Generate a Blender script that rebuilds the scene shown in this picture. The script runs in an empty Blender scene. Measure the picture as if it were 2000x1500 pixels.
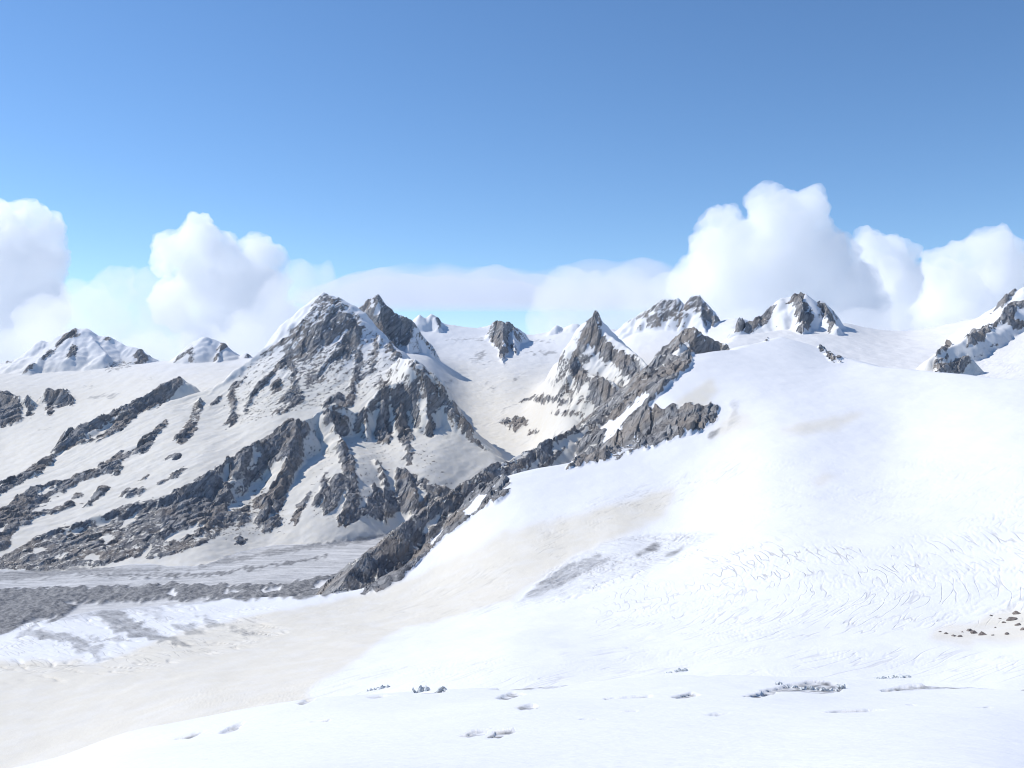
import bpy, math, random
import numpy as np

# ------------------------------------------------------------------ camera, light, exposure
scene = bpy.context.scene
COL = scene.collection
F, CX, CY = 1900.0, 1000.0, 750.0            # focal length and centre in photograph pixels (2000 x 1500)

cam_d = bpy.data.cameras.new('camera')
cam = bpy.data.objects.new('camera', cam_d)
COL.objects.link(cam)
cam_d.sensor_width = 36.0
cam_d.lens = 36.0 * F / 2000.0
cam_d.clip_start, cam_d.clip_end = 0.5, 400000.0
cam.location = (0, 0, 0)
cam.rotation_euler = (math.radians(90), 0, 0)
scene.camera = cam

SUN_EL, SUN_AZ = 43.0, -70.0                 # azimuth from the view direction (+Y), negative = left
se, sa = math.radians(SUN_EL), math.radians(SUN_AZ)
sun_dir = (math.sin(sa) * math.cos(se), math.cos(sa) * math.cos(se), math.sin(se))
world = bpy.data.worlds.new('World')
scene.world = world
world.use_nodes = True
wn = world.node_tree
bg = wn.nodes['Background']
sky = wn.nodes.new('ShaderNodeTexSky')
sky.sky_type = 'NISHITA'
sky.sun_disc = False
sky.sun_elevation = se
sky.sun_rotation = sa
sky.altitude = 3600
sky.air_density = 1.2
sky.dust_density = 0.6
sky.ozone_density = 3.2
hs = wn.nodes.new('ShaderNodeHueSaturation')
hs.inputs['Saturation'].default_value = 1.12
wn.links.new(sky.outputs[0], hs.inputs['Color'])
wn.links.new(hs.outputs[0], bg.inputs[0])
bg.inputs[1].default_value = 0.15

sun_l = bpy.data.lights.new('sun', 'SUN')
sun_l.energy = 4.4
sun_l.angle = math.radians(0.55)
sun_l.color = (1.0, 0.965, 0.90)
sun = bpy.data.objects.new('sun', sun_l)
COL.objects.link(sun)
from mathutils import Vector
sun.rotation_euler = Vector(sun_dir).to_track_quat('Z', 'Y').to_euler()

scene.view_settings.view_transform = 'Standard'
scene.view_settings.look = 'None'
scene.view_settings.exposure = 0.03
scene.view_settings.gamma = 1.0
scene.view_settings.use_curve_mapping = False
scene.cycles.use_denoising = True
scene.cycles.filter_width = 1.1
scene.cycles.max_bounces = 34
scene.cycles.diffuse_bounces = 1
scene.cycles.volume_bounces = 32
scene.cycles.use_adaptive_sampling = True


# ------------------------------------------------------------------ noise
def _hash_table(seed):
    r = np.random.RandomState(seed)
    p = r.permutation(256)
    return np.concatenate([p, p]).astype(np.int32), r.uniform(0, 2 * math.pi, 256)


_T = {}


def perlin(x, y, seed=0):
    if seed not in _T:
        p, a = _hash_table(seed)
        _T[seed] = (p, np.cos(a).astype(np.float32), np.sin(a).astype(np.float32))
    p, gx, gy = _T[seed]
    xf, yf = np.floor(x), np.floor(y)
    xi, yi = xf.astype(np.int32) & 255, yf.astype(np.int32) & 255
    fx, fy = (x - xf).astype(np.float32), (y - yf).astype(np.float32)
    u = fx * fx * fx * (fx * (fx * 6 - 15) + 10)
    v = fy * fy * fy * (fy * (fy * 6 - 15) + 10)
    xi1, yi1 = (xi + 1) & 255, (yi + 1) & 255
    a00, a10 = p[p[xi] + yi], p[p[xi1] + yi]
    a01, a11 = p[p[xi] + yi1], p[p[xi1] + yi1]
    n00 = gx[a00] * fx + gy[a00] * fy
    n10 = gx[a10] * (fx - 1) + gy[a10] * fy
    n01 = gx[a01] * fx + gy[a01] * (fy - 1)
    n11 = gx[a11] * (fx - 1) + gy[a11] * (fy - 1)
    a = n00 + u * (n10 - n00)
    b = n01 + u * (n11 - n01)
    return (a + v * (b - a)) * 1.5


def fbm(x, y, seed=0, octs=4, gain=0.5):
    s, a = 0, 1.0
    for k in range(octs):
        s = s + a * perlin(x * 2 ** k + 17.3 * k, y * 2 ** k - 9.1 * k, seed + k)
        a *= gain
    return s


def ridged(x, y, seed=0, octs=4, gain=0.5):
    s, a, t = 0, 1.0, 0
    for k in range(octs):
        s = s + a * (1 - 2 * np.abs(perlin(x * 2 ** k + 31.7 * k, y * 2 ** k + 5.3 * k, seed + k)))
        t += a
        a *= gain
    return s / t


def facets(x, y, seed, tilt=1.0):
    """angular blocks: every cell of a jittered grid is a plane with its own tilt"""
    r = np.random.RandomState(seed)
    N = 64
    jx_, jy_ = r.uniform(0.1, 0.9, (N, N)), r.uniform(0.1, 0.9, (N, N))
    tx, ty, oz = r.uniform(-1, 1, (N, N)) * tilt, r.uniform(-1, 1, (N, N)) * tilt * 0.6, r.uniform(-.35, .35, (N, N))
    xi, yi = np.floor(x).astype(np.int32), np.floor(y).astype(np.int32)
    best = np.full(x.shape, 1e9)
    out = np.zeros(x.shape)
    for di in (-1, 0, 1):
        for dj in (-1, 0, 1):
            ci, cj = (xi + di), (yi + dj)
            a_, b_ = ci % N, cj % N
            px_, py_ = x - ci - jx_[a_, b_], y - cj - jy_[a_, b_]
            d = px_ * px_ + py_ * py_
            m = d < best
            best = np.where(m, d, best)
            out = np.where(m, px_ * tx[a_, b_] + py_ * ty[a_, b_] + oz[a_, b_], out)
    return out


def sstep(a, b, x):
    t = np.clip((x - a) / (b - a), 0, 1)
    return t * t * (3 - 2 * t)


# ------------------------------------------------------------------ the sheet of ground points
UMAX, NU = 0.585, 930
u = np.linspace(-UMAX, UMAX, NU)
rows = [6.0]
while rows[-1] < 11600:
    y = rows[-1]
    st = 0.02 * y if y < 240 else (2.5 if y < 720 else (6.0 if y < 2300 else (9.0 if y < 3300 else (7.5 if y < 6500 else (10.0 if y < 9300 else 25.0)))))
    rows.append(y + max(st, 0.6))
yy = np.array(rows)
NR = len(yy)
Y = np.repeat(yy[:, None], NU, 1)
X = u[None, :] * Y
# the same points with a slight natural warp, used to look the ridge lines up
near = sstep(2500, 5000, Y)
WX = X + near * (26 * fbm(X / 230, Y / 230, 11, 3)) + 9 * near * perlin(X / 55, Y / 55, 15)
WY = Y + near * (26 * fbm(X / 230, Y / 230, 21, 3)) + 9 * near * perlin(X / 55, Y / 55, 25)


def W(px, py, y):
    return ((px - CX) / F * y, y, (CY - py) / F * y)


def tps(ctrl, rs=None, reg=2e-3):
    """smooth surface through points given as (px, py, distance)"""
    c = np.array(ctrl, float)
    a, b = (c[:, 0] - CX) / F * 3, np.log(c[:, 2])
    z = (CY - c[:, 1]) / F * c[:, 2]
    n = len(c)
    r2 = (a[:, None] - a[None]) ** 2 + (b[:, None] - b[None]) ** 2
    K = 0.5 * r2 * np.log(r2 + 1e-9) + np.eye(n) * reg
    P = np.stack([np.ones(n), a, b], 1)
    A = np.block([[K, P], [P.T, np.zeros((3, 3))]])
    w = np.linalg.solve(A, np.concatenate([z, np.zeros(3)]))
    sl = rs if rs is not None else slice(None)
    ga, gb = (X[sl] / Y[sl] * 3).astype(np.float32), np.log(Y[sl]).astype(np.float32)
    out = (w[n] + w[n + 1] * ga + w[n + 2] * gb).astype(np.float32)
    for i in range(n):
        q = (ga - np.float32(a[i])) ** 2 + (gb - np.float32(b[i])) ** 2
        out += np.float32(0.5 * w[i]) * q * np.log(q + np.float32(1e-9))
    return out


def rowsel(y0, y1):
    i0, i1 = np.searchsorted(yy, y0), np.searchsorted(yy, y1)
    return slice(max(0, i0 - 1), min(NR, i1 + 1))


jx = jy = None


def inside(px, py, poly):
    """even-odd test, vectorised"""
    r = np.zeros(px.shape, bool)
    n = len(poly)
    for i in range(n):
        x0, y0 = poly[i]
        x1, y1 = poly[(i + 1) % n]
        if y0 == y1:
            continue
        c = (y0 > py) != (y1 > py)
        r ^= c & (px < (x1 - x0) * (py - y0) / (y1 - y0) + x0)
    return r


def outdist(poly, sl):
    """distance outside a plan polygon given as (px, distance) pairs"""
    w = [((p - CX) / F * d, d) for p, d in poly]
    x, y = WX[sl].astype(np.float32), WY[sl].astype(np.float32)
    best = np.full(x.shape, 1e18, np.float32)
    for i in range(len(w)):
        ax, ay = w[i]
        bx, by = w[(i + 1) % len(w)]
        dx, dy = bx - ax, by - ay
        t = np.clip(((x - ax) * dx + (y - ay) * dy) / (dx * dx + dy * dy), 0, 1)
        best = np.minimum(best, (x - ax - t * dx) ** 2 + (y - ay - t * dy) ** 2)
    d = np.sqrt(best)
    return np.where(inside(x, y, w), 0, d)


NAMES = []
H = -765 + 10 * fbm(X / 400, Y / 900, 3, 3) * sstep(2500, 3500, Y)
LAB = np.zeros(H.shape, np.int16)
NAMES.append('valley_glacier')


def lab(name):
    if name not in NAMES:
        NAMES.append(name)
    return NAMES.index(name)


def merge(name, z, sl, k=14.0):
    h = H[sl]
    L = LAB[sl]
    L[z > h] = lab(name)
    LAB[sl] = L
    H[sl] = 0.5 * (h + z + np.sqrt((h - z) ** 2 + k * k)) - 0.0
    # keep far-below surfaces untouched
    far = np.abs(h - z) > 6 * k
    H[sl] = np.where(far, np.maximum(h, z), H[sl])


def smooth_field(name, ctrl, dom, y0, y1, fall=0.8, rnd=120.0, k=14.0):
    sl = rowsel(y0, y1)
    z = tps(ctrl, sl, 1.5e-2 if name == 'snow_glacier' else 2e-3)
    d = outdist(dom, sl)
    z = z - fall * (d * d / (d + rnd))
    merge(name, z, sl, k)


def spines(name, lines, k=6.0, rib=1.0):
    """ridge lines: (points[(px,py,dist)], slopeL, slopeR, cliff width, slope beyond, rib height)"""
    ys = [p[2] for ln in lines for p in ln[0]]
    sl = rowsel(min(ys) - 1500, max(ys) + 1300)
    x, y = WX[sl], WY[sl]
    x0, x1 = x, y
    best = np.full(x.shape, -1e9)
    seed = 100 + 7 * len(NAMES)
    for pts, sL, sR, wd, s2, ra in lines:
        P = [W(*p) for p in pts]
        cum = 0
        seed += 1
        loc = np.full(x.shape, -1e9)
        for (ax, ay, az), (bx, by, bz) in zip(P[:-1], P[1:]):
            dx, dy = bx - ax, by - ay
            L = math.hypot(dx, dy) + 1e-6
            t = np.clip(((x - ax) * dx + (y - ay) * dy) / (L * L), 0, 1)
            qx, qy = x - ax - t * dx, y - ay - t * dy
            d = np.sqrt(qx * qx + qy * qy)
            side = dx * (y - ay) - dy * (x - ax)      # > 0 : left of the direction of travel
            s1 = np.where(side > 0, sL, sR)
            s_al = cum + t * L
            near_ = np.minimum(d, wd)
            zz = az + t * (bz - az) - s1 * near_ - s2 * np.maximum(d - wd, 0)
            if ra:
                m = zz > loc - 60
                if m.any():
                    wig = np.zeros_like(zz)
                    ss, dd = s_al[m], d[m]
                    sg = np.sign(side[m]) * 37.0
                    wig[m] = ra * rib * (ridged(ss / 95 + sg + dd / 900, dd / 420 + sg, seed, 3, 0.5)) * np.minimum(dd / 60, 1) * np.exp(-dd / 700)
                    zz = zz + wig
            loc = np.maximum(loc, zz)
            cum += L
        best = np.maximum(best, loc)
    merge(name, best, sl, k)


# ------------------------------------------------------------------ large smooth snow surfaces
smooth_field('foreground_snow',
    [(1000, 1500, 118), (2000, 1500, 112), (1500, 1500, 114), (0, 1560, 300), (400, 1500, 180), (-150, 1530, 520),
     (0, 1500, 560), (120, 1478, 560), (250, 1430, 590), (420, 1398, 610), (600, 1367, 640), (800, 1352, 670),
     (1000, 1342, 690), (1300, 1322, 700), (1600, 1325, 690), (1850, 1338, 640), (2000, 1342, 600), (2200, 1350, 560),
     (1000, 1425, 300), (1500, 1415, 300), (500, 1450, 340), (200, 1480, 400), (2000, 1430, 260), (1900, 1385, 400),
     (1500, 1362, 480), (1000, 1375, 470), (700, 1400, 460),
     (1000, 1800, 12), (2000, 1800, 12), (0, 1850, 12), (-200, 1700, 60), (1000, 1690, 45), (2000, 1680, 45)],
    [(-300, 4), (2300, 4), (2300, 560), (2000, 600), (1850, 640), (1600, 690), (1300, 700), (1000, 690), (800, 670), (600, 640),
     (420, 610), (250, 590), (120, 560), (0, 545), (-300, 520)],
    0, 1500, fall=0.9, rnd=90, k=4)

H = np.where(Y < 100, np.minimum(H, -1.6 - 0.402 * Y), H)

smooth_field('snow_glacier',
    [(0, 1450, 1250), (-200, 1400, 1400), (0, 1330, 1600), (0, 1232, 2050), (-200, 1240, 2100), (200, 1195, 2250), (420, 1175, 2350), (650, 1166, 2330),
     (300, 1300, 1650), (400, 1400, 1180), (700, 1250, 1750), (750, 1145, 2400), (860, 1080, 2570),
     (1000, 1165, 1980), (1000, 1330, 1060), (1000, 1250, 1380), (1500, 1315, 950), (2000, 1310, 860), (2250, 1300, 850),
     (2000, 1200, 1200), (1500, 1210, 1330), (2000, 1100, 1500), (1500, 1120, 1700), (1500, 1000, 2150), (1500, 900, 2600), (1500, 800, 3150), (1450, 745, 3500),
     (1700, 713, 3700), (1500, 712, 3800), (1850, 729, 3350), (2000, 745, 3050), (2200, 760, 2800), (2000, 900, 2150), (2000, 1000, 1820), (1750, 850, 2800),
     (1400, 838, 3150), (1250, 880, 3060), (1110, 913, 2960), (985, 932, 2900), (900, 1020, 2680),
     (1200, 1000, 2480), (1100, 1100, 2200), (1300, 1050, 2250), (1300, 940, 2750), (1050, 1010, 2550), (950, 1130, 2200), (1300, 760, 3500), (1420, 700, 3850),
     (1530, 655, 4350), (1640, 705, 4050), (1600, 672, 4250), (1450, 690, 4050), (1360, 690, 3950)],
    [(-400, 700), (2400, 700), (2400, 2700), (2000, 3060), (1850, 3360), (1700, 3720), (1640, 4060), (1530, 4360), (1440, 4060), (1360, 3950), (1290, 3500), (1400, 3170), (1250, 3070),
     (1110, 2970), (985, 2910), (900, 2690), (860, 2580), (750, 2410), (650, 2340), (420, 2360), (200, 2260), (0, 2060), (-400, 2000)],
    650, 5400, fall=0.85, rnd=140, k=8)

smooth_field('snow_cirque',
    [(780, 1030, 5100), (880, 962, 5400), (960, 900, 5950), (950, 870, 6500), (900, 800, 7200), (1050, 860, 6400), (1150, 830, 6300), (1000, 800, 7100), (1050, 780, 7300),
     (1000, 740, 7900), (900, 745, 7900), (1100, 740, 7800), (850, 700, 8500), (950, 690, 8700), (1050, 690, 8700), (1150, 700, 8300),
     (840, 690, 8000), (820, 705, 7700), (820, 650, 9200), (860, 632, 9500), (920, 641, 9500), (980, 645, 9500), (1040, 657, 9500), (1100, 642, 9500), (1150, 640, 9400), (1250, 650, 9000),
     (1095, 725, 6700), (1100, 765, 6400), (1130, 805, 6100), (1080, 700, 7200), (1250, 860, 5500), (1280, 780, 6200), (1250, 735, 6700), (1330, 705, 6700), (1230, 655, 7500), (1290, 640, 7500), (1380, 680, 6700), (1420, 690, 6300)],
    [(760, 5000), (900, 5300), (1290, 5300), (1440, 5700), (1430, 7400), (1220, 7700), (1200, 9350), (1100, 9520), (920, 9520), (860, 9520), (780, 9450), (800, 7000), (870, 6000)],
    4800, 11600, fall=0.9, rnd=120)

smooth_field('left_snowfield',
    [(-150, 1010, 5300), (0, 940, 5800), (60, 900, 6200), (150, 850, 6700), (0, 860, 6900), (150, 800, 7400), (0, 800, 7500), (300, 760, 7500), (420, 740, 7600),
     (0, 740, 8500), (150, 735, 8500), (300, 716, 8500), (480, 715, 8300), (-200, 760, 8300), (550, 700, 8300)],
    [(-400, 5000), (0, 5600), (200, 6300), (500, 7300), (640, 8200), (500, 8700), (300, 8750), (150, 8700), (-400, 8700)],
    5000, 11000, fall=0.8, rnd=150)

smooth_field('far_snow_saddle',
    [(1450, 700, 4900), (1600, 700, 4900), (1800, 730, 4500), (2000, 745, 4000), (2250, 760, 3700),
     (1500, 665, 5500), (1600, 660, 5600), (1680, 640, 6300), (1780, 647, 6300), (1860, 631, 6100), (1910, 622, 5900), (1960, 600, 5700), (2000, 590, 5500), (2200, 560, 5500),
     (1750, 680, 5400), (1900, 680, 5000), (2000, 660, 4900), (2000, 700, 4400), (1850, 705, 4800), (1640, 690, 5100), (1660, 632, 6300)],
    [(1380, 4700), (2400, 3500), (2400, 5600), (2000, 5600), (1910, 5920), (1860, 6120), (1780, 6320), (1660, 6330), (1450, 5700)],
    3400, 8000, fall=0.9, rnd=100)

# ------------------------------------------------------------------ the big massif
smooth_field('main_mountain',
    [(-200, 1150, 3750), (0, 1115, 3950), (200, 1112, 4000), (400, 1105, 4080), (600, 1068, 4560), (780, 1037, 5030), (900, 990, 5300),
     (-200, 1040, 4400), (0, 1010, 4600), (0, 960, 5150), (100, 903, 5700), (200, 850, 6100), (330, 795, 6500), (430, 765, 6800),
     (200, 985, 4850), (300, 935, 5200), (400, 885, 5550), (500, 850, 5900), (600, 815, 6250), (450, 810, 6400),
     (620, 775, 6550), (700, 745, 6750), (760, 720, 6800), (520, 690, 7200), (560, 660, 7350), (650, 620, 7450), (720, 650, 7350), (775, 690, 7100),
     (740, 866, 5900), (820, 850, 6000), (860, 880, 5750), (930, 880, 5950), (700, 900, 5400), (620, 960, 5050), (740, 970, 5150), (830, 940, 5350), (800, 885, 5650),
     (520, 920, 5350), (420, 980, 4900), (300, 1040, 4450), (520, 1020, 4800)],
    [(-400, 3700), (0, 3900), (400, 4030), (600, 4500), (780, 5000), (900, 5260), (965, 5950), (900, 6250), (820, 6400), (800, 6800), (775, 7120), (720, 7380), (640, 7500),
     (560, 7380), (500, 7200), (430, 6900), (330, 6600), (200, 6150), (100, 5750), (0, 5200), (-400, 4800)],
    3300, 9000, fall=1.0, rnd=60)

spines('main_mountain', [
    # main crest and its face
    ([(430, 748, 6900), (500, 694, 7150), (560, 655, 7300), (600, 612, 7450), (618, 580, 7500), (635, 572, 7500), (668, 585, 7480), (700, 605, 7430), (722, 640, 7350), (748, 665, 7250), (780, 694, 7100)], 1.1, 0.95, 260, 1.3, 30),
    ([(560, 665, 7250), (575, 720, 6950), (588, 785, 6550)], 1.6, 0.9, 70, 1.3, 10),
    ([(722, 640, 7350), (703, 700, 7050), (697, 745, 6800), (688, 795, 6500)], 1.9, 0.9, 90, 1.4, 12),
    ([(690, 610, 7400), (670, 650, 7200), (630, 720, 6850)], 1.8, 0.8, 60, 1.4, 12),
    ([(640, 600, 7450), (610, 640, 7250), (590, 690, 7050)], 1.5, 0.8, 50, 1.4, 10),
    ([(745, 655, 7250), (738, 700, 7000), (728, 740, 6800)], 1.6, 0.9, 60, 1.4, 8),
    ([(545, 690, 7200), (510, 745, 6850), (482, 806, 6500)], 1.5, 0.9, 50, 1.4, 8),
    ([(430, 748, 6900), (380, 790, 6600), (330, 820, 6350), (250, 880, 5900), (200, 915, 5600), (100, 945, 5300), (0, 1000, 4800)], 0.9, 0.9, 50, 1.5, 10),
    ([(450, 765, 6750), (460, 800, 6550), (440, 830, 6350)], 1.6, 0.9, 40, 1.4, 6),
    ([(395, 775, 6600), (385, 830, 6250), (365, 860, 6050)], 1.6, 0.9, 40, 1.4, 6),
    # left outer slab ridge
    ([(355, 738, 6900), (290, 772, 6650), (180, 822, 6200), (105, 885, 5850), (90, 902, 5750), (0, 958, 5250), (-120, 1010, 4900)], 1.0, 0.75, 150, 1.3, 16),
    # shoulder with its dark cliffs
    ([(775, 700, 6750), (812, 702, 6350), (832, 720, 6300), (850, 762, 6250), (885, 805, 6150), (925, 850, 6050), (962, 885, 5970)], 0.9, 1.7, 130, 1.8, 24),
    ([(826, 712, 6340), (818, 742, 6290), (795, 762, 6250), (776, 748, 6250), (745, 760, 6200), (725, 795, 6080), (710, 800, 6050), (690, 806, 6000), (662, 790, 5950), (640, 790, 5900), (610, 815, 5800), (580, 822, 5650)], 2.2, 1.4, 230, 1.8, 34),
    ([(776, 752, 6250), (785, 830, 6020), (795, 900, 5720)], 2.2, 1.0, 60, 1.8, 12),
    ([(747, 765, 6200), (750, 830, 6020), (752, 866, 5900)], 2.2, 1.1, 60, 1.8, 8),
    ([(830, 722, 6290), (836, 790, 6130), (842, 850, 5980)], 2.2, 1.0, 50, 1.8, 8),
    ([(712, 800, 6060), (716, 845, 5900)], 1.6, 1.3, 40, 1.8, 6),
    # spurs towards the valley
    ([(580, 820, 5650), (574, 870, 5420), (558, 920, 5200), (536, 965, 5000), (515, 1010, 4800)], 1.9, 0.7, 150, 1.6, 18),
    ([(580, 822, 5650), (520, 862, 5450), (480, 885, 5300), (400, 935, 5000), (300, 985, 4750), (180, 1010, 4550), (60, 1060, 4250)], 1.0, 0.75, 110, 1.3, 14),
    ([(486, 885, 5270), (470, 920, 5120), (445, 950, 4980)], 2.0, 0.6, 60, 1.6, 8),
    ([(452, 940, 5030), (425, 985, 4820), (400, 1010, 4700)], 1.9, 0.6, 50, 1.6, 8),
    ([(640, 792, 5900), (664, 856, 5620), (690, 925, 5270), (690, 980, 5050), (668, 1028, 4850)], 2.0, 0.8, 90, 1.7, 14),
    ([(636, 920, 5270), (632, 955, 5130), (615, 990, 4950)], 1.9, 0.8, 40, 1.6, 8),
    ([(735, 895, 5500), (757, 955, 5220), (750, 1015, 5000)], 1.9, 1.0, 80, 1.7, 12),
    ([(780, 915, 5480), (812, 945, 5300), (812, 1000, 5070)], 1.9, 1.0, 80, 1.7, 12),
    ([(842, 942, 5450), (872, 958, 5350)], 1.6, 1.2, 50, 1.6, 6),
    ([(75, 962, 5050), (60, 985, 4900)], 1.4, 0.9, 60, 1.4, 6),
], k=6)

spines('twin_back_peak', [
    ([(700, 600, 8200), (722, 582, 8200), (737, 574, 8200), (760, 600, 8180), (785, 622, 8150), (806, 628, 8150), (812, 650, 8100)], 1.6, 2.0, 200, 3.0, 26),
    ([(806, 628, 8150), (800, 670, 7950)], 1.3, 1.3, 60, 3.0, 10),
    ([(735, 574, 8200), (745, 640, 7950), (765, 680, 7800)], 1.9, 1.1, 120, 3.0, 18),
], k=6)

spines('back_wall_ridge', [
    ([(810, 622, 9400), (822, 613, 9400), (832, 622, 9420), (845, 612, 9450), (853, 622, 9450), (862, 630, 9500), (920, 642, 9550), (968, 632, 9500)], 1.0, 1.2, 120, 1.4, 22),
    ([(853, 617, 9400), (860, 636, 9300)], 1.5, 1.2, 40, 1.5, 8),
    ([(1030, 656, 9500), (1100, 640, 9500), (1085, 634, 9450), (1100, 640, 9500), (1128, 630, 9400), (1140, 640, 9400)], 1.0, 0.9, 60, 1.4, 14),
], k=6)

spines('cirque_rock_peak', [
    ([(955, 642, 9250), (968, 628, 9150), (980, 622, 9100), (1000, 636, 9150), (1025, 650, 9250)], 1.6, 1.7, 120, 2.4, 16),
    ([(980, 622, 9100), (980, 660, 8800), (983, 692, 8500), (984, 730, 8150)], 2.0, 2.0, 80, 2.4, 10),
    ([(1000, 640, 9100), (1008, 690, 8650)], 1.6, 1.6, 50, 2.2, 8),
], k=6)

spines('pyramid_peak', [
    ([(1152, 622, 6745), (1158, 614, 6697), (1166, 622, 6650), (1180, 646, 6555), (1215, 675, 6365), (1240, 695, 6175), (1252, 712, 6080)], 1.0, 1.3, 200, 3.0, 20),
    ([(1158, 616, 6697), (1138, 660, 6602), (1122, 700, 6507), (1116, 722, 6412)], 1.0, 2.6, 60, 3.4, 8),
    ([(1240, 697, 6175), (1250, 740, 5937), (1240, 780, 5747)], 2.2, 0.9, 90, 3.0, 10),
    ([(1132, 726, 6365), (1148, 728, 6175), (1195, 745, 5985), (1215, 770, 5842)], 1.0, 1.9, 130, 3.2, 14),
], k=6)

spines('twin_summit_peak', [
    ([(1205, 645, 7800), (1240, 620, 7700), (1270, 602, 7650), (1296, 584, 7600), (1310, 588, 7580), (1319, 581, 7570), (1330, 594, 7560), (1341, 596, 7540), (1350, 580, 7520), (1366, 577, 7500), (1382, 600, 7450), (1398, 628, 7350), (1425, 650, 7200), (1440, 680, 7000)], 1.2, 1.1, 130, 2.0, 18),
    ([(1366, 578, 7500), (1378, 640, 7200), (1385, 690, 6800)], 1.6, 0.9, 70, 1.6, 14),
    ([(1398, 628, 7350), (1405, 670, 6950), (1430, 700, 6600)], 1.5, 1.0, 60, 1.6, 14),
], k=6)

spines('dome_summit_peak', [
    ([(1432, 655, 6000), (1445, 632, 6050), (1482, 618, 6100), (1510, 595, 6150), (1530, 582, 6150), (1552, 576, 6150), (1566, 574, 6130), (1580, 604, 6100)], 1.1, 0.9, 160, 1.4, 14),
    ([(1562, 575, 6150), (1575, 610, 5980), (1572, 650, 5700)], 1.9, 0.9, 80, 1.5, 10),
    ([(1588, 612, 6150), (1600, 586, 6150), (1612, 606, 6100), (1628, 632, 6050), (1665, 640, 6250)], 1.2, 1.0, 70, 1.4, 10),
    ([(1600, 588, 6150), (1615, 612, 5980), (1628, 638, 5800)], 1.6, 1.0, 40, 1.5, 8),
], k=6)

spines('edge_rock_slope', [
    ([(1905, 625, 5800), (1940, 606, 5600), (1962, 590, 5450), (1985, 568, 5350), (2000, 560, 5300), (2060, 530, 5300), (2250, 500, 5300)], 1.0, 0.75, 160, 0.9, 14),
    ([(2010, 590, 5150), (1965, 604, 5100), (1940, 630, 5000), (1900, 652, 4800), (1870, 668, 4700), (1830, 688, 4600)], 0.9, 0.9, 50, 1.4, 10),
    ([(1930, 648, 4850), (1895, 676, 4700)], 1.6, 0.8, 40, 1.4, 8),
    ([(1900, 702, 4350), (1865, 710, 4300), (1830, 722, 4250)], 1.2, 0.9, 40, 1.4, 8),
], k=6)

spines('rock_ridge', [
    ([(1345, 640, 4500), (1335, 662, 4450), (1300, 690, 4350), (1270, 735, 4250), (1255, 765, 4150), (1180, 812, 3900), (1100, 852, 3700), (1030, 882, 3500), (965, 908, 3300),
      (920, 935, 3150), (880, 962, 3050), (820, 1005, 2900), (760, 1050, 2750), (700, 1098, 2600), (662, 1145, 2450), (648, 1160, 2380)], 0.9, 0.9, 300, 0.9, 22),
    ([(1345, 640, 4500), (1365, 650, 4450), (1400, 670, 4450), (1438, 695, 4350)], 1.2, 1.1, 40, 2.2, 8),
    ([(1270, 735, 4250), (1285, 775, 3900), (1320, 797, 3500), (1360, 795, 3400), (1400, 800, 3330), (1408, 815, 3260)], 0.9, 1.1, 120, 1.0, 14),
    ([(1270, 745, 4200), (1240, 800, 3800), (1180, 850, 3500)], 0.8, 0.9, 60, 1.0, 14),
    ([(1330, 668, 4400), (1325, 700, 4150)], 0.9, 0.9, 50, 1.6, 10),
], k=6)

spines('far_left_peak', [
    ([(-150, 740, 9200), (20, 705, 9200), (55, 690, 9250), (88, 664, 9300), (100, 668, 9300), (130, 648, 9350), (150, 642, 9350), (170, 641, 9350), (190, 655, 9350), (212, 657, 9300), (245, 675, 9250), (270, 680, 9200), (285, 700, 9100), (300, 715, 9050)], 0.9, 0.8, 120, 0.7, 20),
    ([(130, 648, 9350), (105, 680, 9100), (60, 720, 8700)], 0.8, 0.8, 60, 0.8, 6),
    ([(150, 662, 9200), (140, 698, 8900)], 0.9, 0.9, 40, 0.8, 6),
    ([(170, 645, 9350), (205, 690, 9000)], 0.9, 0.5, 60, 0.8, 4),
    ([(275, 682, 9200), (280, 712, 9000)], 0.9, 0.9, 40, 0.8, 6),
], k=10)
spines('far_snow_cone', [
    ([(320, 720, 8700), (355, 690, 8800), (380, 668, 8850), (400, 657, 8850), (418, 662, 8850), (435, 668, 8850), (452, 690, 8800), (470, 695, 8800), (482, 690, 8800), (495, 705, 8800)], 0.9, 0.8, 120, 0.8, 14),
    ([(435, 668, 8850), (425, 705, 8550)], 1.4, 0.8, 40, 0.9, 5),
], k=8)
spines('dark_cliffs', [
    ([(-100, 760, 7900), (0, 768, 7750), (20, 772, 7700), (40, 776, 7650)], 1.0, 1.5, 190, 1.5, 16),
    ([(48, 777, 7650), (60, 778, 7600)], 1.0, 1.5, 130, 1.5, 12),
    ([(86, 766, 7700), (104, 764, 7700)], 1.0, 1.6, 140, 1.5, 10),
    ([(110, 764, 7700), (122, 760, 7680), (140, 783, 7600)], 1.0, 1.6, 110, 1.5, 10),
], k=8)

# ------------------------------------------------------------------ surface cover
PXg = X / Y * F + CX


def PYg():
    return CY - H / Y * F


dy = np.gradient(yy)[:, None]


def slope_of(h):
    gy = np.gradient(h, axis=0) / dy
    gx = np.gradient(h, axis=1) / (Y * (u[1] - u[0]))
    gy = gy - gx * X / Y
    return np.sqrt(gx * gx + gy * gy)


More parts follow.
